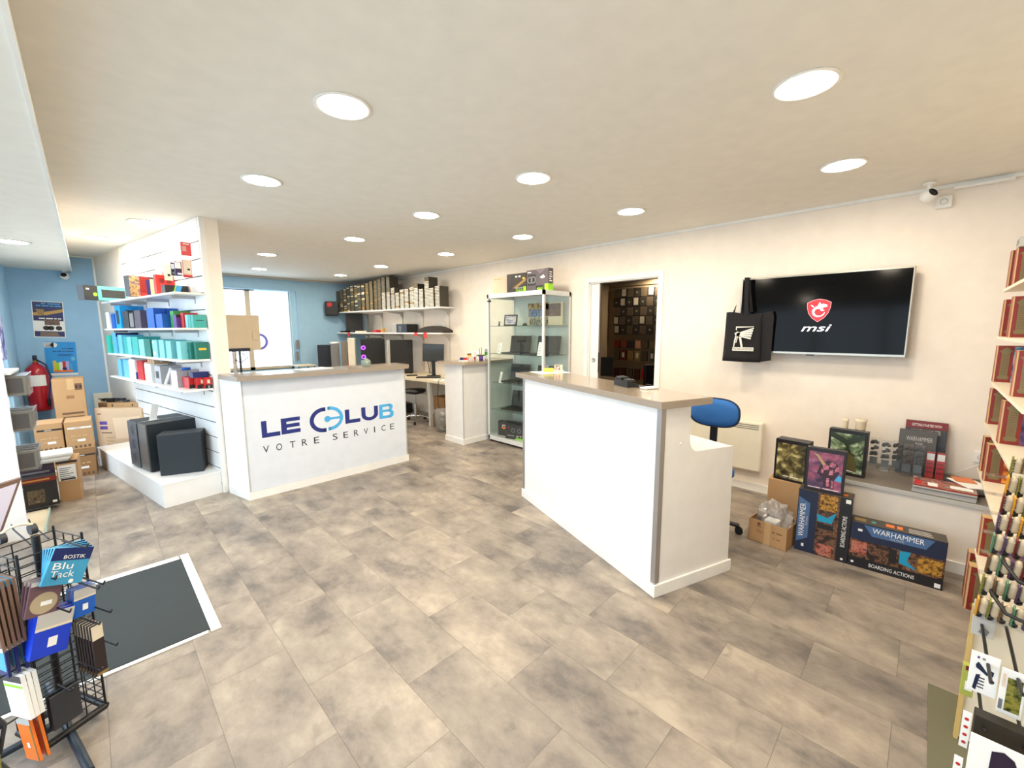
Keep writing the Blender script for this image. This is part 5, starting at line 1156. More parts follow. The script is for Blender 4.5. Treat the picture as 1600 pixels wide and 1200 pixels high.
for r_, (z, n_) in enumerate(((1.06, 5), (.78, 5), (.48, 5))):
    for i in range(4):
        x, y = -.52 + .055 * (i % 4), 4.84 + .09 * i + .05 * (r_ == 1)
        tt = thing('hanging_pack', ['clear', 'clear', 'clear'][r_] + ' pack of dark accessories on the ' + ['upper', 'middle', 'lower'][r_] + ' hooks of the left gondola', 'hanging pack', (-.455 + .03, y, z), 0, ['upper', 'middle', 'lower'][r_] + ' row of packs on the left gondola')
        mb = MB(); mb.box(-.075, -.014, 0, .075, .014, .17, BLIST, .008); mb.build('blister', tt)
        mb = MB(); mb.box(-.065, -.005, .01, .062, .005, .155, M('pack_grey', (128, 122, 108), .5)); mb.rect(Fr((-.065, -.0055, .01), (.127, 0, 0), (0, 0, .145)), .10, .12, .90, .90, M('pack_brown_grey', (78, 72, 70), .5)); mb.build('card', tt)
    mb = MB()
    for i in range(4): mb.tube([(GX0 + .03, 4.84 + .09 * i + .05 * (r_ == 1), z + .158), (-.355, 4.84 + .09 * i + .05 * (r_ == 1), z + .158), (-.345, 4.84 + .09 * i + .05 * (r_ == 1), z + .17)], .003, CHROME)
    mb.build('hook', gd)
tag(MB().box(-.003, -.16, 0, .003, .16, .45, art('violet_window_print', [(40, 30, 90), (90, 80, 160), (200, 200, 230), (60, 90, 140)], 9)).build('poster', loc=(-.615, 6.72, 1.26)), 'dark violet poster on the shop window at the left edge of the photo', 'poster')

# ================================================================ ENTRANCE MAT
em = thing('entrance_mat', 'dark grey entrance mat in a white metal frame sunk in the floor', 'mat', (-.12, 3.03, 0))
MATM = M('charcoal_mat', (52, 58, 59), .95, bump=.8, bscale=260)
MB().box(-.45, -.49, .0005, .43, .47, .006, MATM).build('mat', em)
mb = MB(); mb.box(.43, -.52, .0005, .475, .525, .007, ALU if False else TRIM, .001); mb.box(-.5, .47, .0005, .42, .525, .007, TRIM, .001); mb.box(-.5, -.52, .0005, .42, -.497, .006, TRIM, .001); mb.build('frame', em)

# ================================================================ WIRE SPINNER near the camera on the left
SY, SR = 2.285, radians(27)
sn = thing('wire_spinner', 'black wire grid spinner rack on cross feet beside the entrance mat', 'display rack', (-.205, SY, 0), SR)
HW = .088; ZT = .765; Z0 = .055
cor = [(-HW, -HW), (HW, -HW), (HW, HW), (-HW, HW)]
for i in range(4):
    (x0, y0), (x1, y1) = cor[i], cor[(i + 1) % 4]; mb = MB()
    for k in range(23):
        z = Z0 + (ZT - Z0) * k / 22; mb.cyl((x0, y0, z), (x1, y1, z), .0022, WIRE, 5)
    for k in range(1, 3): q = k / 3; mb.cyl((x0 + (x1 - x0) * q, y0 + (y1 - y0) * q, Z0), (x0 + (x1 - x0) * q, y0 + (y1 - y0) * q, ZT), .0022, WIRE, 5)
    mb.build('grid_panel', sn)
for x, y in cor: MB().cyl((x, y, .03), (x, y, ZT + .02), .0042, WIRE, 8).build('post', sn)
mb = MB()
for i in range(4):
    (x0, y0), (x1, y1) = cor[i], cor[(i + 1) % 4]; mb.cyl((x0, y0, .04), (x1, y1, .04), .012, BLACK, 8)
mb.build('base_ring', sn)
MB().cyl((0, 0, .03), (0, 0, .80), .012, BLACK, 12).build('centre_pole', sn)
for a in (-78, 100, 190):
    a = radians(a) - SR; q = Vector((cos(a), sin(a), 0)); mb = MB(); mb.tube([q * .01 + Vector((0, 0, .03)), q * .2 + Vector((0, 0, .026)), q * .33 + Vector((0, 0, .016))], .014, M('dark_teal_metal', (30, 44, 56), .4), 8); mb.build('foot', sn)
mb = MB()
for k, (u, z) in enumerate(((.06, .62), (.07, .50), (.075, .36), (.02, .30))): mb.tube([(u, -HW, z), (u, -HW - .15, z - .004), (u, -HW - .16, z + .012)], .003, WIRE); mb.build('empty_hook', sn); mb = MB()
for u in (.02, .07): mb.tube([(u, HW, .74), (u + .03, HW + .18, .76), (u + .035, HW + .2, .775)], .003, WIRE); mb.build('empty_hook', sn); mb = MB()
def spin_pt(x, y, z):
    c, s = cos(SR), sin(SR); return Vector((-.205 + x * c - y * s, SY + x * s + y * c, z))
def pack(face, u, z, w, h, label, m, deco, n=3, hooklen=.13, group=None, tilt=.0, gap=.022, th=.004):
    """face 0: right-hand front (local -y); face 3: left front (local -x)"""
    rz = SR + (0 if face == 0 else -pi/2)
    base = spin_pt(u, -HW - .006, z) if face == 0 else spin_pt(-HW - .006, u, z)
    t = thing('hanging_pack', label, 'hanging pack', base, rz, group)
    mb = MB(); mb.tube([(0, 0, h), (0, -hooklen, h - .004), (0, -hooklen - .012, h + .012)], .003, WIRE); mb.build('hook', t)
    for k in range(n):
        y = -.012 - k * gap; mb = MB(); T2 = Matrix.Translation((0, y, h - .004)) @ Matrix.Rotation(tilt * (1 - .16 * (n - 1 - k)), 4, 'Y') @ Matrix.Translation((0, 0, -h + .004))
        mb.box(-w/2, -th, -.012, w/2, th, h - .012, m, T=T2); F = Fr(T2 @ Vector((-w/2, -th, -.012)), T2.to_3x3() @ Vector((w, 0, 0)), T2.to_3x3() @ Vector((0, 0, h)))
        if deco: deco(mb, F)
        mb.build('pack', t)
    return t
def blu(mb, F): mb.rect(F, 0, .66, 1, 1, M('dark_blue_print', (14, 34, 92), .4)); mb.text(F, 'BOSTIK', .3, .70, .85, .80, PAPER, .001); mb.text(F, 'Blu', .12, .42, .62, .60, PAPER, .001); mb.text(F, 'Tack', .12, .20, .72, .38, PAPER, .001); mb.disc(F, .7, .08, .007, PAPER, .001)
BLT = M('tack_blue_print', (60, 150, 190), .4)
pack(0, .03, .655, .115, .125, 'blue adhesive tack packs fanned on the top right hook of the spinner', BLT, blu, 5, .14, None, .42, .016)
def bl2(mb, F): mb.rect(F, 0, .66, 1, 1, LGREY); mb.rect(F, .0, .62, 1, .68, CREAM, .0008); mb.rect(F, .4, .2, .65, .42, PAPER, .001)
pack(0, .05, .50, .065, .105, 'royal blue packs on the middle right hook of the spinner', BLUE, bl2, 3, .13, None, .12, .018, .006)
pack(0, -.035, .42, .10, .15, 'royal blue packs with a white oval on the left part of the right face', M('royal_blue_print', (20, 60, 200), .35), bl2, 3, .13, None, .25, .02, .008)
pack(0, .035, .275, .034, .20, 'cream and black comb-like packs low on the right face of the spinner', M('dark_brown_comb', (40, 28, 28), .5), lambda mb, F: (mb.rect(F, 0, .72, 1, 1, CREAM), mb.rect(F, 0, 0, 1, .06, BRONZE)), 7, .14, None, 0, .017, .005)
pack(0, -.045, .575, .085, .12, 'brown heart-shaped labels on the upper left hook of the right face', M('mauve_brown_print', (104, 76, 82), .5), lambda mb, F: (mb.disc(F, .5, .35, .036, M('tan_label', (176, 160, 130), .5), .0008), mb.rect(F, .0, .88, 1, 1, LGREY, .001), mb.rect(F, .4, .28, .75, .4, PAPER, .0012)), 3, .10, None, .25)
pack(0, -.04, .12, .08, .13, 'dark grey spray-like packs at the bottom of the right face of the spinner', DARK, None, 2, .08)
pack(3, -.035, .49, .125, .235, 'large packs of brown bristle brushes on the left face of the spinner', M('bristle_brown', (120, 92, 76), .7), lambda mb, F: (mb.rect(F, 0, .9, 1, 1, LBLUE), mb.rect(F, 0, 0, 1, .06, PAPER), [mb.rect(F, .12 + .14 * i, .06, .14 + .14 * i, .9, INKB, .0009) for i in range(6)]), 5, .13, None, -.12, .014)
pack(3, -.05, .39, .10, .10, 'navy packs on the left face of the spinner under the brushes', NAVY, lambda mb, F: mb.rect(F, .5, .2, .95, .9, SKYB), 3, .10)
pack(3, -.07, .22, .115, .16, 'white plastic bag pack with a yellow strip on the left face of the spinner', PAPER, lambda mb, F: (mb.rect(F, 0, .72, 1, .78, LIME), mb.rect(F, 0, .84, 1, 1, DARK)), 3, .12, None, -.15, .014, .006)
pack(3, -.07, .045, .085, .16, 'bright orange pack at the foot of the left face of the spinner', ORANGE, lambda mb, F: (mb.rect(F, 0, .85, 1, 1, LGREY), mb.rect(F, .4, .3, .6, .42, PAPER, .001), mb.rect(F, .9, 0, 1, .85, BRONZE, .001)), 2, .12, None, -.2)
t = thing('headphones', 'cream and dark pair of headphones lying on top of the spinner', 'headphones', spin_pt(-.02, .06, .79), .4)
mb = MB(); mb.tube([(.045 * cos(a), 0, .03 * sin(a) + .02) for a in [i * pi / 10 for i in range(11)]], .006, CREAM); mb.build('headband', t)
for s in (-1, 1): MB().cyl((s * .048, -.0, .018), (s * .03, 0, .018), .020, DARK, 14).build('ear_cup', t)
t = thing('paddle_pack', 'tall brown-edged tapered pack standing behind the spinner at the left edge', 'pack', (-.345, 2.45, .70), .5, None, (0, .28, .4))
MB().prism([(-.03, 0), (.012, 0), (.035, .30), (-.06, .26)], -.01, .01, M('brown_frame_edge', (110, 84, 70), .5), axis='y').build('frame', t); MB().prism([(-.022, .03), (.006, .03), (.026, .28), (-.05, .245)], -.0115, .0115, M('pale_lilac_print', (206, 200, 216), .5), axis='y').build('face', t)
# tall rack of cables at the very left edge
ck = thing('cable_rack', 'dark rack of hanging cables with yellow-green upright, at the lower left corner', 'display rack', (-.30, 1.50, 0), 0)
mb = MB(); OL = M('yellow_green_metal', (140, 140, 70), .4); BZ = M('brown_metal', (120, 100, 80), .4)
mb.tube([(.045, .02, .0), (.055, -.0, .83)], .006, OL); mb.build('upright', ck)
mb = MB(); mb.tube([(-.02, .0, .0), (.035, .0, .78)], .006, BZ); mb.build('upright', ck)
mb = MB(); mb.box(-.2, -.1, 0, .05, .1, .02, BLACK); mb.build('base', ck)
for k in range(5):
    mb = MB(); z = .66 - k * .14
    for j in range(26):
        y = .005 + .004 * (j % 4); x = -.20 + j * .010; mb.tube([(x, y, z), (x + .02, y + .005, z - .06), (x + .005, y + .01, z - .13)], .006, [BLACK, DARK, NAVYD, BLACK][j % 4], 4)
    mb.build('cable_bundle', ck)
# ================================================================ WORKBENCH CORNER behind the counters
wb = thing('workbench', 'long pale workbench along the right wall in the far corner', 'desk', (3.74, 5.0, 0))
PALEW = M('pale_bench_top', (222, 208, 180), .35)
MB().prism([(.0, 0), (.65, 0), (.65, 3.98), (-.62, 3.98), (-.62, 3.3), (-.22, 2.6), (.0, .5)], .725, .760, PALEW).build('top', wb)
for x, y in ((.05, .62), (.05, 2.7), (-.55, 3.9)): MB().box(x - .025, y - .025, 0, x + .025, y + .025, .725, LGREY, .003).build('leg', wb)
mb = MB(); mb.box(.60, .05, .35, .64, 3.9  , .72, M('dim_modesty_panel', (196, 186, 164), .5)); mb.build('back_panel', wb)
WZ = .7605
def tower(label, loc, rz, w=.20, d=.42, h=.44, m=BLACK, deco=None, side=None):
    t = thing('computer_case', label, 'computer case', loc, rz)
    MB().box(-w/2, -d/2, .01, w/2, d/2, h, m, .004).build('body', t)
    mb = MB(); mb.box(-w/2 + .004, -d/2 - .006, .014, w/2 - .004, -d/2, h - .004, side or DARK, .002); mb.build('front_panel', t)
    f = frames(w, d, h)
    if deco: mb = MB(); deco(mb, f); mb.build('detail', t)
    for sx_ in (-1, 1):
        for sy_ in (-1, 1): MB().cyl((sx_ * w * .4, sy_ * d * .4, 0), (sx_ * w * .4, sy_ * d * .4, .01), .012, RUBBER, 8).build('foot', t)
    return t
RGBP = M('lit_violet_ring', (150, 60, 240), .4, emit=(150, 60, 255), es=2.2)
def rg2(mb, f):
    F = f['F']
    for v in (.74, .46): mb.disc(F, .09, v, .042, RGBP, .002, .024); mb.disc(F, .09, v, .018, PURPLE, .002)
QR = -.42
def side_tower(label, x, y, w, h, m, deco=None, d=.20, rz=QR, edge=None):
    """computer case seen on its long side"""
    t = thing('computer_case', label, 'computer case', (x, y, WZ), rz)
    MB().box(-w/2, -d/2, .012, w/2, d/2, h, m, .005).build('body', t); f = frames(w, d, h)
    if deco: mb = MB(); deco(mb, f); mb.build('detail', t)
    if edge: mb = MB(); mb.box(-w/2 - .02, -d/2 - .002, .014, -w/2, d/2 + .002, h + .004, edge, .004); mb.box(-w/2 - .045, -d/2 + .01, .014, -w/2 - .022, d/2 - .01, h - .01, LGREY, .004); mb.build('front_panel', t)
    for sx_ in (-1, 1): MB().box(sx_ * w * .4 - .02, -d * .4, 0, sx_ * w * .4 + .02, d * .4, .012, RUBBER).build('foot', t)
    return t
BKM = M('matt_black_case', (14, 14, 16), .45)
side_tower('black computer case with two violet lit fans, left of the big dark case', 3.86, 7.62, .43, .62, BKM, rg2, .2)
side_tower('big black computer case with a pale metal front edge on the bench', 4.02, 6.86, .40, .61, BKM, None, .2, QR, LGREY)
tower('white fronted slim computer case left of the violet lit one', (3.54, 7.82, WZ), QR - .1, .125, .26, .64, M('cream_white_case', (236, 230, 214), .35), lambda mb, f: mb.rect(f['F'], 0, 0, 1, .14, GREY, .008), M('cream_white_case'))
tower('grey slim computer case with a dark red edge on the bench', (3.50, 8.06, WZ), QR, .12, .2, .57, M('taupe_metal', (128, 118, 108), .4), lambda mb, f: mb.rect(f['F'], .9, 0, 1, 1, DRED, .008), M('taupe_metal'))
tower('grey computer case under white cables on the bench', (3.42, 8.32, WZ), QR, .15, .2, .52, GREY, None, GREY)
side_tower('navy-black computer case at the left end of the bench', 3.32, 8.60, .24, .50, M('navy_black_metal', (22, 30, 44), .4), None, .18)
t = thing('white_cables', 'tangle of white cables on the grey computer case', 'cables', (3.42, 8.32, WZ + .522), 0)
mb = MB()
for k in range(4): mb.tube([(.07 * cos(a * 1.3 + k), .06 * sin(a + k), .01 + .012 * (1 + sin(a * 2 + k))) for a in [i * .5 for i in range(12)]], .007, WPLAS, 5)
mb.build('cable', t)
tag(MB().box(-.14, -.08, 0, .14, .08, .02, DARK).build('flat_device', loc=(3.88, 7.60, WZ + .622), rotz=QR), 'flat dark device lying on the violet lit computer case', 'device')
# monitors
def monitor(label, loc, rz, w, h, zc=.12, tilt=0, fm=BLACK, glossm=None):
    t = thing('monitor', label, 'monitor', loc, rz)
    T2 = Matrix.Translation((0, 0, zc)) @ Matrix.Rotation(tilt, 4, 'Y')
    MB().box(-w/2, -.012, 0, w/2, .02, h, fm, .004, T=T2).build('housing', t)
    F2 = Fr(T2 @ Vector((-w/2 + .01, -.0125, .015)), T2.to_3x3() @ Vector((w - .02, 0, 0)), T2.to_3x3() @ Vector((0, 0, h - .028)))
    mb = MB(); mb.rect(F2, 0, 0, 1, 1, glossm or M('dark_screen'), .0006); mb.build('screen', t)
    mb = MB(); mb.box(-.03, .02, .01, .03, .04, zc + h * .5, BLACK, .004); mb.build('neck', t); MB().box(-.11, -.07, 0, .11, .09, .012, BLACK, .003).build('stand', t)
    return t
monitor('black monitor on a stand at the right end of the bench', (4.14, 6.02, WZ), -.75, .36, .30, .25, .04)
monitor('tall dark monitor standing on the left part of the lower wall shelf', (3.98, 8.62, 1.503), -.5, .34, .36, .03, 0, BLACK, BKM)
t = thing('keyboard', 'black keyboard lying at the front of the right-hand monitor', 'keyboard', (3.93, 5.86, WZ), -.75)
MB().box(-.2, -.06, 0, .2, .06, .018, BLACK, .003).build('body', t); mb = MB()
for i in range(4): mb.box(-.19, -.05 + i * .026, .018, .19, -.03 + i * .026, .021, DARK)
mb.build('keys', t)
t = thing('handheld_scanner', 'small black device near the bench edge beside the lettered counter', 'device', (3.90, 6.32, WZ), -.4); MB().box(-.09, -.035, 0, .09, .035, .02, BLACK, .005).build('body', t)
mb, f = bx(.13, .09, .13, LGREY); mb.rect(f['F'], .5, .1, .75, .8, M('cobalt_print', (40, 50, 200), .4)); mb.rect(f['L'], .1, .1, .9, .9, PAPER)
tag(mb.build('ink_box', loc=(4.16, 5.48, WZ), rotz=-.7), 'small pale box with a cobalt blue patch at the right end of the bench', 'box')
tag(MB().box(-.10, -.06, 0, .10, .06, .03, WPLAS, .004).build('router', loc=(3.92, 5.17, WZ), rotz=RW + .1), 'white flat router at the near end of the bench', 'router')
mb = MB(); mb.tube([(0, 0, .0), (-.10, .02, .05), (-.17, .04, .01), (-.19, .04, -.2), (-.17, .06, -.38), (-.10, .1, -.45)], .005, BLACK, 5); mb.tube([(-.1, .3, 0), (-.15, .32, .004), (-.18, .33, -.06), (-.17, .34, -.3), (-.10, .4, -.42)], .004, WPLAS, 5)
tag(mb.build('cable', loc=(3.90, 5.26, WZ + .006)), 'thin cables hanging over the bench front edge', 'cables')
tag(MB().box(-.16, -.1, 0, .16, .1, .002, PAPER).build('paper_sheet', loc=(3.95, 5.48, WZ), rotz=.3), 'white sheet lying on the near end of the bench', 'paper')
tag(MB().box(-.02, -.10, 0, .02, .10, .42, M('cobalt_folder', (30, 70, 160), .5)).build('blue_folder', loc=(4.15, 7.42, WZ), rotz=-1.2), 'blue folder standing at the wall between the two big black cases', 'folder')
mb = MB()
for k in range(5): mb.tube([(0, .05 * sin(k), .006), (.02 * cos(k), .04 * k - .1, .25), (.03, .05 * sin(3 * k), .46 - .03 * k)], .004, BLACK, 5)
tag(mb.build('cable_bundle', loc=(4.32, 7.62, WZ)), 'black cables on the wall beside the violet lit case', 'cables')
mb = MB()
for k in range(6): mb.tube([(0, .04 * sin(k), .006), (.02 * cos(k), .03 * k - .06, .2), (.03, .04 * sin(3 * k), .46 - .03 * k)], .004, BLACK if k % 2 else LGREY, 5)
tag(mb.build('cable_bundle', loc=(4.34, 6.42, WZ)), 'cables on the wall between the big case and the right-hand monitor', 'cables')
# small lower shelf/table at the left end and things below the window
t = thing('side_shelf', 'small pale two-level shelf at the left end of the bench', 'shelf', (2.99, 8.70, 0)); 
for z in (.73, .86): MB().box(-.22, -.2, z, .12, .2, z + .02, PALEW).build('board', t)
for x in (-.2, .09):
    for y in (-.18, .17): MB().box(x, y, 0, x + .015, y + .015, .86, DARK).build('post', t)
# stool
so = thing('swivel_stool', 'round black padded stool on chrome five-star base under the bench', 'stool', (3.80, 6.08, 0), .3)
MB().lathe([(0, .50), (.15, .50), (.178, .515), (.182, .545), (.165, .565), (0, .572)], BLACK, seg=32).build('seat', so)
mb = MB(); mb.cyl((0, 0, .09), (0, 0, .30), .025, CHROME, 14); mb.cyl((0, 0, .30), (0, 0, .49), .014, CHROME, 14); mb.build('gas_lift', so); MB().box(-.05, -.05, .478, .05, .05, .50, BLACK, .004).build('seat_plate', so)
mb = MB()
for i in range(5):
    a = i * 2 * pi / 5; q = Vector((cos(a), sin(a), 0)); mb.tube([Vector((0, 0, .10)), q * .12 + Vector((0, 0, .115)), q * .24 + Vector((0, 0, .075))], .013, CHROME, 8)
mb.build('star_base', so)
for i in range(5):
    a = i * 2 * pi / 5; q = Vector((cos(a), sin(a), 0)) * .24; p_ = Vector((-sin(a), cos(a), 0)) * .018; MB().cyl(q + Vector((0, 0, .026)) - p_, q + Vector((0, 0, .026)) + p_, .026, RUBBER, 12).build('caster', so)
# bin, cartons under the bench
bn = thing('waste_bin', 'clear plastic waste bin with crumpled paper under the bench', 'bin', (3.74, 5.22, 0))
MB().lathe([(0, 0), (.105, 0), (.135, .33), (.14, .335), (.13, .33), (.10, .006), (0, .006)], glass('bin_film', (.85, .85, .82), .1, 1.2, .25), seg=28).build('bin', bn)
mb = MB()
random.seed(5)
for k in range(14):
    a, r_ = random.uniform(0, 6.28), random.uniform(0, .06); mb.lathe([(0, -.035), (.03, -.018), (.038, .006), (.022, .028), (0, .036)], [PAPER, GREY, DARK, LGREY][k % 4], c=(r_ * cos(a), r_ * sin(a), .05 + .018 * k), seg=6, smooth=False)
mb.build('crumpled_paper', bn)
carton('small_carton', 'small open brown carton on the floor beside the waste bin', .24, .20, .21, (3.80, 4.915, 0), .0, KRAFTL, None, True)
mb = MB(); mb.box(-.08, -.06, .01, .0, .05, .25, BLACK, .02); mb.box(.02, -.06, .01, .08, .04, .22, DARK, .02); tag(mb.build('black_pouch', loc=(3.80, 4.915, 0)), 'black pouch sticking out of the small carton beside the bin', 'pouch')
carton('brown_carton', 'tall brown carton under the bench behind the bin', .30, .22, .46, (4.06, 5.62, 0), RW, KRAFTD, None)
carton('brown_carton', 'tan carton under the bench right of the tall brown one', .16, .2, .44, (4.12, 5.30, 0), RW, KRAFT, None)
tower('old black computer case under the bench behind the stool', (4.12, 7.0, 0), RW, .3, .2, .18)
# ---- wall shelves with brackets
for z, nm, mm in ((1.905, 'upper', 'stacked game cases'), (1.480, 'lower', 'black printer and the speaker bar')):
    t = thing('wall_shelf', f'white {nm} wall shelf above the workbench, carrying the {mm}', 'shelf', (3.98, 5.72, z))
    MB().prism([(.11, 0), (.405, 0), (.405, 3.25), (-.23, 3.25)], 0, .022, WHITE).build('board', t)
    for y in (.14, .94, 1.66, 2.46, 3.1):
        x0_ = .16 - .1 * y; mb = MB(); mb.prism([(.41, -.13), (.41, 0), (x0_, 0), (x0_ + .02, -.012), (.36, -.05)], y, y + .02, LGREY, axis='y'); mb.build('bracket', t)
mb = MB()
for y in (5.86, 6.66, 7.38, 8.18, 8.82): mb.box(4.385, y, .80, 4.399, y + .02, 2.1, M('pale_rail', (208, 198, 178), .4))
t = tag(mb.build('shelf_rail_set'), 'pale slotted uprights on the wall carrying the two shelves above the workbench', 'shelf rails')
for y, lb in ((6.10, 'double white socket above the lower shelf, behind the speaker bar'), (6.84, 'double white socket right of the black printer'), (8.05, 'double white socket left above the lower shelf')): socket('wall_socket', lb, (4.399, y, 1.63), RW, 2, .07)
# game cases: stacks of slim cases, light spines to the right, dark ones to the left
random.seed(11)
PALESP = M('pale_case_spine', (222, 212, 194), .4); DKC = M('dark_case_cover', (64, 60, 52), .4); SPL = M('spine_label', (236, 230, 214), .5); GRNC = M('green_grey_case', (78, 84, 66), .4)
def case(m_side, m_spine, m_lab, nm):
    mb = MB(); mb.box(-.064, -.09, 0, .064, .09, .0232, m_side); F = Fr((-.064, -.09, 0), (.128, 0, 0), (0, 0, .0232)); mb.rect(F, 0, .3, 1, .95, m_spine, .0005); mb.rect(F, .1, .4, .8, .8, m_lab, .001); me = mb.build(nm); return me
protoA = tag(case(DKC, PALESP, SPL, 'game_case'), 'slim game case with a pale spine in the stacks on the upper shelf', 'game case', 'pale-spined game cases on the upper shelf')
protoB = tag(case(DKC, GRNC, BRONZE, 'game_case'), 'slim game case with a grey-green spine in the stacks on the upper shelf', 'game case', 'dark-spined game cases on the upper shelf')
protoC = tag(case(DKC, DRED, YELLOW, 'game_case'), 'slim game case with a red and yellow spine on the upper shelf', 'game case', 'coloured-spine game cases on the upper shelf')
used = {}; cnt = 0
hs = [.345, .31, .50, .33, .42, .37, .345, .345, .29, .40, .60, .60, .59, .56, .55, .54, .52, .54, .50, .52, .50, .48, .46, .44]
stuff = MB(); y = 5.80
for k, h in enumerate(hs):
    n = int(h / .0238); x0 = 4.20 - .105 * (y - 5.72) + random.uniform(-.01, .012)
    for j in range(n):
        z = 1.9275 + .0238 * j
        if k >= 10: pr_ = protoB if (j > 12 or k >= 12) else protoA
        else: pr_ = protoB if (k in (4, 2) and j > n - 4) else protoA
        if k > 2 and random.random() < .05: pr_ = protoC
        if cnt < 298 and k < 24:
            o = pr_ if pr_ not in used else pr_.copy()
            if pr_ in used: COL.objects.link(o)
            used[pr_] = 1; o.location = (x0 + random.uniform(-.003, .003), y, z); o.rotation_euler = (0, 0, RW); cnt += 1
        else:
            dx_ = random.uniform(-.003, .003); m_ = DKC; stuff.box(x0 - .09 + dx_, y - .067, z, x0 + .09, y + .067, z + .0230, m_)
            F = Fr((x0 - .09 + dx_, y + .067, z), (0, -.134, 0), (0, 0, .0230)); c_ = random.choice([GRNC, GRNC, DKC, BRONZE, YELLOW if random.random() < .3 else GRNC, CREAM])
            stuff.rect(F, .05, .28, .92, .92, c_, .0006)
    y += .1345
tag(stuff.build('game_cases'), 'mass of dark slim game cases stacked at the left of the upper shelf', 'game cases', kind='stuff')
t = thing('shoulder_bag', 'black shoulder bag with a red patch at the left end of the upper shelf', 'bag', (3.78, 8.90, 1.86), -.5)
MB().box(-.13, -.05, 0, .13, .06, .30, BLACK, .03).build('body', t); mb = MB(); mb.poly(Fr((-.13, -.0505, 0), (.26, 0, 0), (0, 0, .3)), [(.2, .65), (.45, .62), (.6, .78), (.5, .92), (.22, .9)], RED, .002); mb.build('patch', t)
t.location = (3.62, 8.86, 1.84)
# lower shelf contents
LS = 1.5025
t = thing('printer', 'black photo printer with a clear tray on the lower wall shelf', 'printer', (4.20, 6.93, LS), RW + .1)
MB().box(-.16, -.12, 0, .16, .13, .155, BLACK, .008).build('body', t); mb = MB(); mb.rect(Fr((-.16, -.121, 0), (.32, 0, 0), (0, 0, .155)), .25, .15, .5, .8, GREY, .001); [mb.rect(Fr((-.16, -.121, 0), (.32, 0, 0), (0, 0, .155)), .26, .2 + i * .15, .49, .26 + i * .15, BLACK, .0015) for i in range(4)]; mb.build('front_slots', t)
t = thing('clear_box', 'clear acrylic box standing left of the black printer', 'box', (4.20, 7.27, LS), RW)
MB().box(-.11, -.05, 0, .11, .06, .155, glass('clear_acrylic', (.93, .95, .95), 0, 1, .18)).build('box', t)
t = thing('speaker_bar', 'dark arched speaker or keyboard case on the lower wall shelf, right end', 'speaker', (4.22, 6.06, LS), RW + .04)
pts = [(-.36, 0), (.36, 0), (.36, .05), (.25, .08), (.10, .105), (-.05, .115), (-.2, .09), (-.33, .05), (-.36, .03)]
MB().prism([(-x_, z_) for x_, z_ in pts], -.10, .10, M('charcoal_fabric', (52, 46, 40), .8), axis='y').build('body', t)
for (x, y_, w, h, lb, m) in ((4.045, 6.09, .085, .085, 'red sticky note hanging from the lower shelf edge, lower right one', RED), (4.02, 6.34, .08, .045, 'red sticky note curling off the lower shelf edge, middle one', RED), (3.80, 8.50, .08, .08, 'red sticky note on the lower shelf edge at its left part', RED)):
    tag(MB().box(-w/2, -.001, -h, w/2, 0, .01, M('note_red', (214, 52, 44), .6)).build('sticky_note', loc=(x - .006, y_, 1.495), rotz=RW + .1), lb, 'note')
tag(MB().box(-.13, -.06, 0, .13, .06, .03, CREAM).build('cream_box', loc=(3.95, 8.28, LS), rotz=RW), 'flat cream box on the left part of the lower wall shelf', 'box')
tag(MB().box(-.07, -.05, 0, .07, .05, .05, RED).build('red_box', loc=(4.05, 7.80, LS), rotz=RW), 'small red box on the lower wall shelf left of the clear acrylic box', 'box')
tag(MB().box(-.03, -.02, 0, .03, .02, .09, GOLD).build('gold_box', loc=(4.1, 7.62, LS), rotz=RW), 'tiny upright gold box beside the small red box on the lower wall shelf', 'box')
tag(MB().box(-.1, -.07, 0, .1, .07, .035, BLACK, .01).build('black_device', loc=(3.88, 8.85, LS), rotz=RW), 'flat black device at the left end of the lower wall shelf', 'device')
# pale enclosure in front of the far window, on a bench behind the lettered counter
eb = thing('side_table', 'dark low table behind the lettered counter near the window', 'table', (1.30, 6.10, 0))
MB().box(-.2, -.25, .72, .62, .25, .75, DARK).build('top', eb)
for x in (-.17, .57):
    for y_ in (-.22, .22): MB().box(x, y_ - .015, 0, x + .03, y_ + .015, .72, DARK).build('leg', eb)
t = thing('monitor', 'pale back of a large square monitor in front of the far window', 'monitor', (1.36, 6.10, .7505), .05)
MB().box(-.20, -.02, .55, .20, .03, .99, M('beige_plastic', (206, 192, 168), .5), .006).build('housing', t)
MB().box(.11, -.026, .68, .18, -.02, .79, M('beige_plastic'), .003).build('connector_cover', t)
mb = MB(); mb.box(-.16, -.03, .54, .07, .05, .58, NAVYD); mb.build('arm_bar', t); mb = MB(); mb.cyl((-.10, 0, .02), (-.10, 0, .54), .022, CHROME, 12); mb.cyl((-.04, .0, .02), (-.04, .0, .54), .012, DARK, 12); mb.tube([(-.02, -.03, .52), (.03, -.04, .46), (-.05, -.04, .40), (-.10, -.04, .44)], .006, BLACK); mb.build('neck', t); MB().box(-.18, -.1, 0, .05, .12, .02, GREY, .004).build('stand', t)
for x, z, lb in ((2.95, 1.18, 'upper grey hook with a pouch on the window reveal'), (2.93, .95, 'lower grey pouch on the window reveal')):
    tag(MB().box(-.03, -.02, 0, .03, .02, .18, GREY, .012).build('wall_pouch', loc=(x, YF - .03, z)), lb, 'pouch')

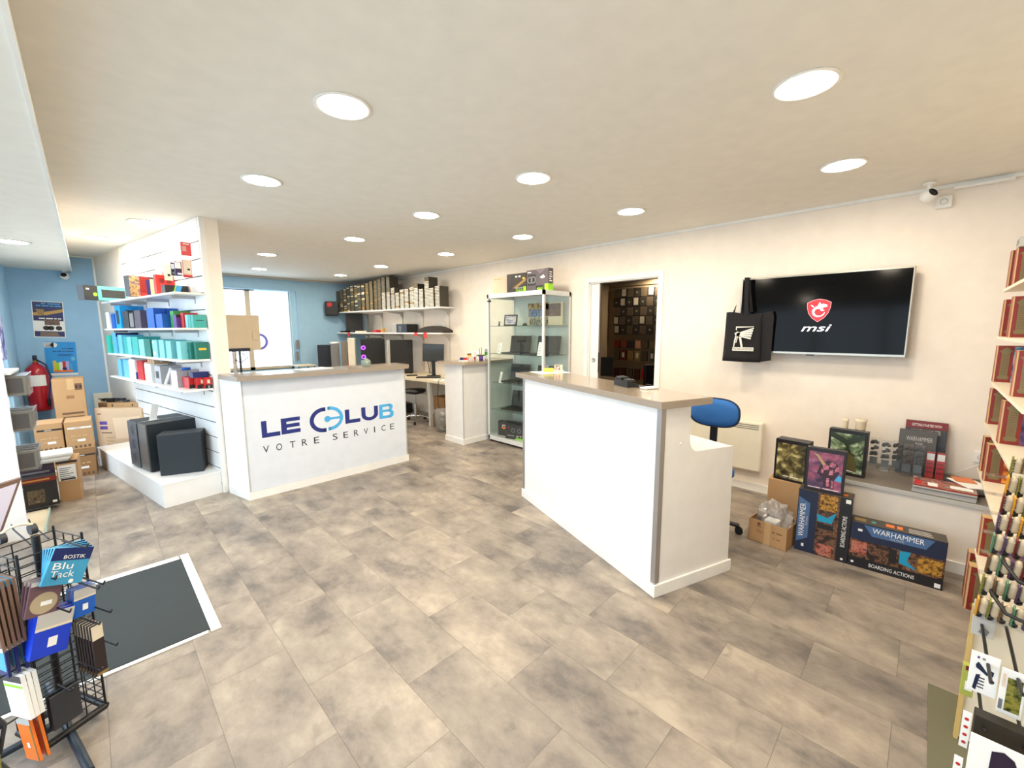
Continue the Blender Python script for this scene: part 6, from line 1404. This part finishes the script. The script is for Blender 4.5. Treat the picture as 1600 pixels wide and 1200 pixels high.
# ================================================================ BACK ROOM goods on the end wall
random.seed(21)
XB = 7.195
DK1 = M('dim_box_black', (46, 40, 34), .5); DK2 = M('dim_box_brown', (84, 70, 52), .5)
def bpack(nm, label, grp, y, z, w, h, m, deco=None, d=.05):
    mb = MB(); mb.box(-w/2, -d, 0, w/2, 0, h, m); F = Fr((-w/2, -d, 0), (w, 0, 0), (0, 0, h))
    if deco: deco(mb, F)
    return tag(mb.build(nm, loc=(XB, y, z), rotz=RW), label, 'pack', grp)
protoP = {}
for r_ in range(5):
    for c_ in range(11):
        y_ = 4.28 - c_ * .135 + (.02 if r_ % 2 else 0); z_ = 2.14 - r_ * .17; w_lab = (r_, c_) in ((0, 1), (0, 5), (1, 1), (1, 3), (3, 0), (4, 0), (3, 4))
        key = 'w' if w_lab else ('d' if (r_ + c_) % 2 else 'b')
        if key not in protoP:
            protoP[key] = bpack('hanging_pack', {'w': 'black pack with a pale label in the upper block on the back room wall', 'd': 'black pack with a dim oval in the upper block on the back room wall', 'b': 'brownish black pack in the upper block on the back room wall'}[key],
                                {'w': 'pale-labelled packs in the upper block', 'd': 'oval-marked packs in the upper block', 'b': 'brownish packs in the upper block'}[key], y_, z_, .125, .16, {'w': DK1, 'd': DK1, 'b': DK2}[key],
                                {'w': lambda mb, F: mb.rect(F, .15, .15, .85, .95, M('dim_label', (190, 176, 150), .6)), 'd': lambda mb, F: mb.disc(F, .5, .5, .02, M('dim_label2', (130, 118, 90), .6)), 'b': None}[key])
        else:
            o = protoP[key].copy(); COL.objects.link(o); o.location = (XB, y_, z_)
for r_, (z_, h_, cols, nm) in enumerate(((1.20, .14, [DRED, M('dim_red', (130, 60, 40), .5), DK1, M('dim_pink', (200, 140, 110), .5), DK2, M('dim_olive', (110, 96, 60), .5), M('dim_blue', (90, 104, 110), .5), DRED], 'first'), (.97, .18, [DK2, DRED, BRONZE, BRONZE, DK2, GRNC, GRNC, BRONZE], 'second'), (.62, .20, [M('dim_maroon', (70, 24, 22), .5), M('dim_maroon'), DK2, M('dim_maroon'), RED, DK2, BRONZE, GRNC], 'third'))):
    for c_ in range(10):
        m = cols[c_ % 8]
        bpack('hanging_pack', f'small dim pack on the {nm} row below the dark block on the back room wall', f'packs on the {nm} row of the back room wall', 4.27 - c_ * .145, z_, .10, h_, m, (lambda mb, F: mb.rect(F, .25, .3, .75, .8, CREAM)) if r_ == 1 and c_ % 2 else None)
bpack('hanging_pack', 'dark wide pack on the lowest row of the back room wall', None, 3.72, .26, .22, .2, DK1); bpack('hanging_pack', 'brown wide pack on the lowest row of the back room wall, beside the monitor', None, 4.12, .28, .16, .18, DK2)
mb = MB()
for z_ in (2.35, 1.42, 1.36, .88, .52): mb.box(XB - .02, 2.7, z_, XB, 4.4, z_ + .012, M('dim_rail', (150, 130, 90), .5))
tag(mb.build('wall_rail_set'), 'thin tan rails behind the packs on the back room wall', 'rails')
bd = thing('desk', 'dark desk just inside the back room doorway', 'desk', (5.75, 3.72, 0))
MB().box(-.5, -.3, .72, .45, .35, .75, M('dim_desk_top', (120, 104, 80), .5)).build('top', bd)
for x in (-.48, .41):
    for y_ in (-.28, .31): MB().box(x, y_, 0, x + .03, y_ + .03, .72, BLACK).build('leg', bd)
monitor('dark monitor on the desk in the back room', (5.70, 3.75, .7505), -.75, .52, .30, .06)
tower('dark computer case on the back room desk behind the monitor', (5.34, 3.99, .7505), -.8, .18, .1, .54)
t = thing('office_chair', 'dark office chair in the back room beside the desk', 'chair', (6.35, 2.95, 0), -.7)
MB().lathe([(0, .42), (.22, .42), (.24, .45), (.22, .49), (0, .50)], BLACK, seg=24).build('seat', t); MB().box(-.22, .20, .55, .22, .26, .98, BLACK, .05).build('backrest', t); MB().cyl((0, 0, .05), (0, 0, .43), .03, BLACK, 12).build('gas_lift', t)
mb = MB(); [mb.tube([(0, 0, .07), (.28 * cos(i * 2 * pi / 5), .28 * sin(i * 2 * pi / 5), .03)], .02, BLACK) for i in range(5)]; mb.build('star_base', t); MB().box(-.02, .19, .44, .02, .22, .8, BLACK).build('back_support', t)

# ================================================================ NEAR RIGHT SHELVES
NX0, NX1, NY0, NY1 = 2.45, 3.71, -.68, -.268
us_ = thing('wall_shelving', 'white shelving of red boxes at the right edge of the photo', 'shelving', (NX0, NY0, 0))
SW = M('cream_shelf', (236, 226, 204), .35)
SZ = [1.769, 1.503, 1.245, .999, .715, .37]
for z in SZ: MB().box(0, 0, z - .016, (NX1 if z > .5 else 3.28) - NX0, NY1 - NY0, z, SW, .001).build('shelf', us_)
mb = MB(); mb.box(0, 0, .0, 3.18 - NX0, NY1 - NY0 - .03, .045, SW); mb.build('base', us_); MB().box(0, -.03, 0, NX1 - NX0 - .02, -.002, 2.1, SW).build('back_panel', us_)
RBX = M('brick_red_print', (132, 34, 24), .35); RBE = M('faded_red_edge', (168, 84, 70), .5); GEM = M('dull_gold_emblem', (118, 104, 66), .4)
CREAMB = M('cream_border', (206, 172, 120), .5)
random.seed(31)
PICS = [art('fire_cover', [(120, 40, 10), (200, 110, 30), (230, 170, 60), (70, 30, 20)], 16), art('blue_cover', [(30, 60, 90), (70, 130, 170), (150, 190, 200), (40, 50, 70)], 16), art('violet_cover', [(40, 30, 60), (80, 60, 110), (120, 80, 120), (40, 40, 80)], 16), art('green_cover', [(40, 50, 30), (80, 100, 50), (120, 120, 80), (60, 50, 40)], 16)]
PN = ['orange fire', 'blue sky', 'violet', 'green']
def redbox(x, y, z, rz, pic, label, w=.165, d=.06, h=.205, grp=None):
    """front looks along the shelf towards the camera, with an emblem column at its left border"""
    t = thing('miniatures_box', label, 'box', (x, y - w / 2, z), RW + rz, grp)
    mb, f = bx(w, d, h, RBX); mb.rect(f['L'], .0, .0, 1, 1, RBE, .0006); mb.rect(f['R'], 0, 0, 1, 1, RBE, .0006); mb.rect(f['T'], 0, 0, 1, 1, CREAMB, .0006); mb.build('box', t)
    mb = MB(); F = f['F']; mb.rect(F, .0, .0, .035, 1, CREAMB, .0008); mb.rect(F, .40, .02, .98, .98, PICS[pic], .0008); mb.build('cover_picture', t)
    mb = MB(); prof_ = [(.12, .08), (.42, .08), (.46, .14), (.40, .18), (.40, .80), (.48, .86), (.42, .88), (.38, .93), (.28, .96), (.18, .93), (.14, .88), (.06, .86), (.14, .80), (.14, .18), (.08, .14)]
    prof_ = [(.07 + (u - .06) * .72, v) for u, v in prof_]; mb.poly(F, prof_, GEM, .0014)
    for q in range(11): mb.rect(F, .15, .21 + q * .053, .29, .225 + q * .053, INKB, .002)
    mb.build('emblem', t)
    return t
levels = ['top', 'second', 'third', 'fourth', 'fifth', 'sixth']
lay = {0: [(3.67, -.275, 0), (3.56, -.285, 1)], 1: [(3.67, -.275, 2), (3.35, -.278, 2)], 2: [(3.67, -.272, 1), (2.93, -.278, 1)], 3: [(3.67, -.272, 3), (3.08, -.272, 2)],
       4: [(3.67, -.272, 3), (3.44, -.272, 0)], 5: [(3.22, -.273, 2)]}
pos = ['nearest the television wall', 'second from the television wall', 'third from the television wall']
for k, L_ in lay.items():
    for i, (x, y, p_) in enumerate(L_): redbox(x, y, SZ[k] + .0005, random.uniform(-.02, .02), p_, f'red box with {PN[p_]} picture, {levels[k]} right-hand shelf, {pos[i]}')
redbox(3.345, -.262, 0, 0, 0, 'red box with orange picture on the floor beside the right-hand shelves, front one', .22, .07, .25)
redbox(3.47, -.262, 0, 0, 1, 'red box with blue picture on the floor beside the right-hand shelves, rear one', .20, .07, .28)
gbox('grey_case', 'small dark violet and grey case on the very top of the right-hand shelves', 'case', .10, .12, .05, (3.55, -.335, SZ[0] + .2065), RW, lambda mb, f: (mb.rect(f['L'], .1, .2, .9, .8, GREY), mb.rect(f['F'], .2, .2, .9, .8, PURPLE)), LGREY)
# hobby rack facing the camera: tiers of paint bottles above, hooks with cards below
hk = thing('hook_rack', 'black and white hobby rack with hooks at the lower right corner', 'display rack', (2.20, -.20, 0))
mb = MB(); mb.box(.0, -.42, 0, .02, .0, .56, SW); mb.build('back_panel', hk)
mb = MB(); mb.box(-.02, -.006, 0, .0, .006, .55, M('yellow_edge', (206, 176, 110), .4)); mb.build('edge_trim', hk)
mb = MB()
for y, z in ((-.02, .50), (-.08, .50), (-.13, .50), (-.02, .34), (-.10, .34)): mb.tube([(0, y, z), (-.38, y, z - .01), (-.40, y, z + .006)], .0045, WIRE)
for y, z in ((-.035, .62), (-.05, .74)): mb.tube([(0.02, y, z), (-.10, y + .01, z + .03), (-.16, y - .02, z), (-.18, y - .10, z - .01)], .006, WIRE)
mb.build('hook', hk)
HCOL = [M('amber_handle', (214, 150, 40), .35), M('maroon_handle', (110, 30, 34), .35), M('violet_handle', (84, 60, 96), .35), M('green_handle', (80, 130, 100), .35), M('brown_handle', (110, 80, 50), .35), M('olive_handle', (120, 120, 50), .35)]
HN = ['amber', 'maroon', 'violet', 'green', 'brown', 'olive']
PEARL = M('pale_ribbed_body', (204, 186, 156), .4)
random.seed(8); pr0 = {}; idx = 0
RT = (0, -.42, 0)
TR_ = [(.545 + .062 * r_, 2.13 + .05 * r_, -.208 - .0095 * r_) for r_ in range(8)]
for row, (z, x, y0) in enumerate(TR_):
    for j in range(8):
        y = y0 - j * .027; c_ = (idx * 5 + row) % 6; idx += 1
        if c_ not in pr0:
            t = thing('paint_bottle', f'pale ribbed paint bottle with {HN[c_]} label in the tiers at the right edge', 'bottle', (x, y, z), 0, f'{HN[c_]} labelled paint bottles in the tiers', rot=RT)
            MB().lathe([(0, .018), (.008, .018), (.0115, .024)] + [(.0115 + (.0018 if i % 2 else -.0016), .028 + .0065 * i) for i in range(9)] + [(.006, .088), (0, .09)], PEARL, c=(0, -.005, 0), seg=12).build('body', t)
            MB().box(-.012, .0085, .004, .008, .0135, .092, HCOL[c_], .002).build('label_strip', t)
            MB().lathe([(0, 0), (.010, 0), (.010, .018), (0, .018)], BLACK, c=(0, .004, 0), seg=12).build('cap', t)
            pr0[c_] = t
        else: dup(pr0[c_], (x, y, z)).rotation_euler = RT
rk = hk
for row, (z, x, y0) in enumerate(TR_):
    mb = MB(); mb.box(x - 2.20 - .012, -.24, z - .010, x - 2.20 + .022, -.002, z - .006, BLIST); mb.build('tier', rk)
mb = MB()
for y_ in (-.33,): mb.tube([(-.05, y_, .565), (.02, y_, .60), (.36, y_, 1.03)], .004, SW)
mb.build('frame', rk)
def card(x, y, z, w, h, label, pic, base=PAPER, th=.003):
    t = thing('hanging_card', label, 'hanging card', (x, y - w / 2, z), RW)
    mb = MB(); mb.box(-w/2, -th, 0, w/2, th, h, base, .001); F = Fr((-w/2, -th, 0), (w, 0, 0), (0, 0, h)); mb.build('card', t)
    if pic: mb = MB(); pic(mb, F); mb.build('print', t)
    return t
def pliers(mb, F): mb.poly(F, [(.2, .70), (.28, .78), (.42, .70), (.6, .58), (.72, .66), (.84, .64), (.82, .52), (.6, .50), (.36, .58), (.22, .62)], NAVYD, .001); mb.poly(F, [(.25, .45), (.4, .48), (.3, .05), (.18, .08)], NAVYD, .001); [mb.rect(F, .34, .14 + .08 * i, .56, .17 + .08 * i, INK, .0012) for i in range(4)]; mb.rect(F, .22, .86, .3, .92, PURPLE, .001); mb.rect(F, .4, .86, .5, .91, GREY, .001)
def green(mb, F): mb.rect(F, .28, .10, .9, .84, art('moss_print', [(40, 44, 20), (90, 96, 36), (150, 140, 60), (60, 56, 30)], 60)); mb.rect(F, .04, .1, .2, .32, GREY, .001); mb.rect(F, .08, .6, .2, .9, M('peach_print'), .001)
def tool(mb, F): mb.poly(F, [(.25, .86), (.38, .92), (.5, .86), (.60, .62), (.62, .46), (.70, .2), (.58, .08), (.3, .06), (.2, .16), (.24, .4)], M('black_violet_tool', (40, 26, 50), .4), .001); mb.poly(F, [(.58, .52), (.9, .34), (.92, .27), (.60, .42)], BRONZE, .0012); mb.disc(F, .95, .5, .012, DARK, .001)
card(1.92, -.183, .385, .062, .135, 'white card with a dark pair of pliers printed on it, at the right edge', pliers)
card(1.90, -.247, .360, .050, .150, 'white framed pack with a mossy green window, right of the pliers card', green)
card(1.88, -.300, .350, .050, .150, 'second white framed pack with a mossy green window, at the very edge', green)
card(1.72, -.186, .175, .17, .20, 'white card with a large black and violet tool at the lower right corner', tool)
card(2.16, -.196, .455, .055, .13, 'grey-white pack with a small grey window hanging above the pliers card', lambda mb, F: (mb.rect(F, .12, .62, .45, .9, GREY, .001), mb.poly(F, [(.3, .1), (.5, .3), (.8, .2), (.7, .05)], GREY, .001)), LGREY)
card(2.02, -.178, .30, .03, .11, 'yellow-green boxed pack with a pale label under the pliers card', lambda mb, F: (mb.rect(F, .3, .2, .9, .5, PAPER), mb.rect(F, .2, .85, .9, 1, M('maroon_handle'))), M('lime_olive_card', (170, 176, 80), .5), .012)
card(1.84, -.20, .26, .20, .11, 'row of dark olive packs behind the tool card at the lower right corner', None, M('dark_olive_pack', (44, 38, 30), .5), .02)
for x, y, z, lb in ((1.80, -.182, .26, 'white price strip with red dots hanging left of the dark olive packs'), (1.72, -.170, .16, 'white price strip with red dots hanging lowest, beside the tool card')):
    mb = MB(); mb.box(-.009, -.002, 0, .009, .002, .12, PAPER); F = Fr((-.009, -.002, 0), (.018, 0, 0), (0, 0, .12)); [mb.disc(F, .5, .15 + .22 * i, .005, RED, .001) for i in range(4)]; tag(mb.build('price_strip', loc=(x, y, z), rotz=RW), lb, 'price strip')
gm = tag(MB().box(-.60, -.10, .0005, .56, .11, .006, M('olive_grey_mat', (104, 102, 80), .9, bump=.5, bscale=200)).build('floor_mat', loc=(1.90, -.235, 0)), 'plain olive grey floor mat at the lower right corner', 'mat')

# finer pieces hang under the part they sit on
NEST = {'display': 'screen', 'logo': 'screen', 'lens': 'housing', 'emblem': 'box', 'cover_picture': 'box', 'title': 'box', 'socket_hole': 'plate', 'caster': 'star_base', 'label_strip': 'body',
        'keys': 'body', 'piping': 'backrest', 'screw_cap': 'end_panel', 'keyboard': 'base', 'detail': 'body', 'vent': 'panel', 'top_seam': 'body', 'patch': 'body', 'front_slots': 'body', 'keypad': 'body', 'connector_cover': 'housing', 'fan': 'front_panel', 'seat_plate': 'seat', 'label': 'cylinder'}
def _b(o): return o.name.split('.')[0]
for root in [o for o in bpy.data.objects if o.type == 'EMPTY' and o.parent is None]:
    kids = list(root.children); by = {}
    for k in kids: by.setdefault(_b(k), k)
    for k in kids:
        tgt = NEST.get(_b(k))
        if _b(k) == 'print': tgt = 'carton' if 'carton' in by else ('card' if 'card' in by else ('body' if 'body' in by else None))
        if _b(k) == 'screen' and _b(root) == 'monitor': continue
        if tgt and tgt in by and by[tgt] is not k and by[tgt].parent is root: k.parent = by[tgt]
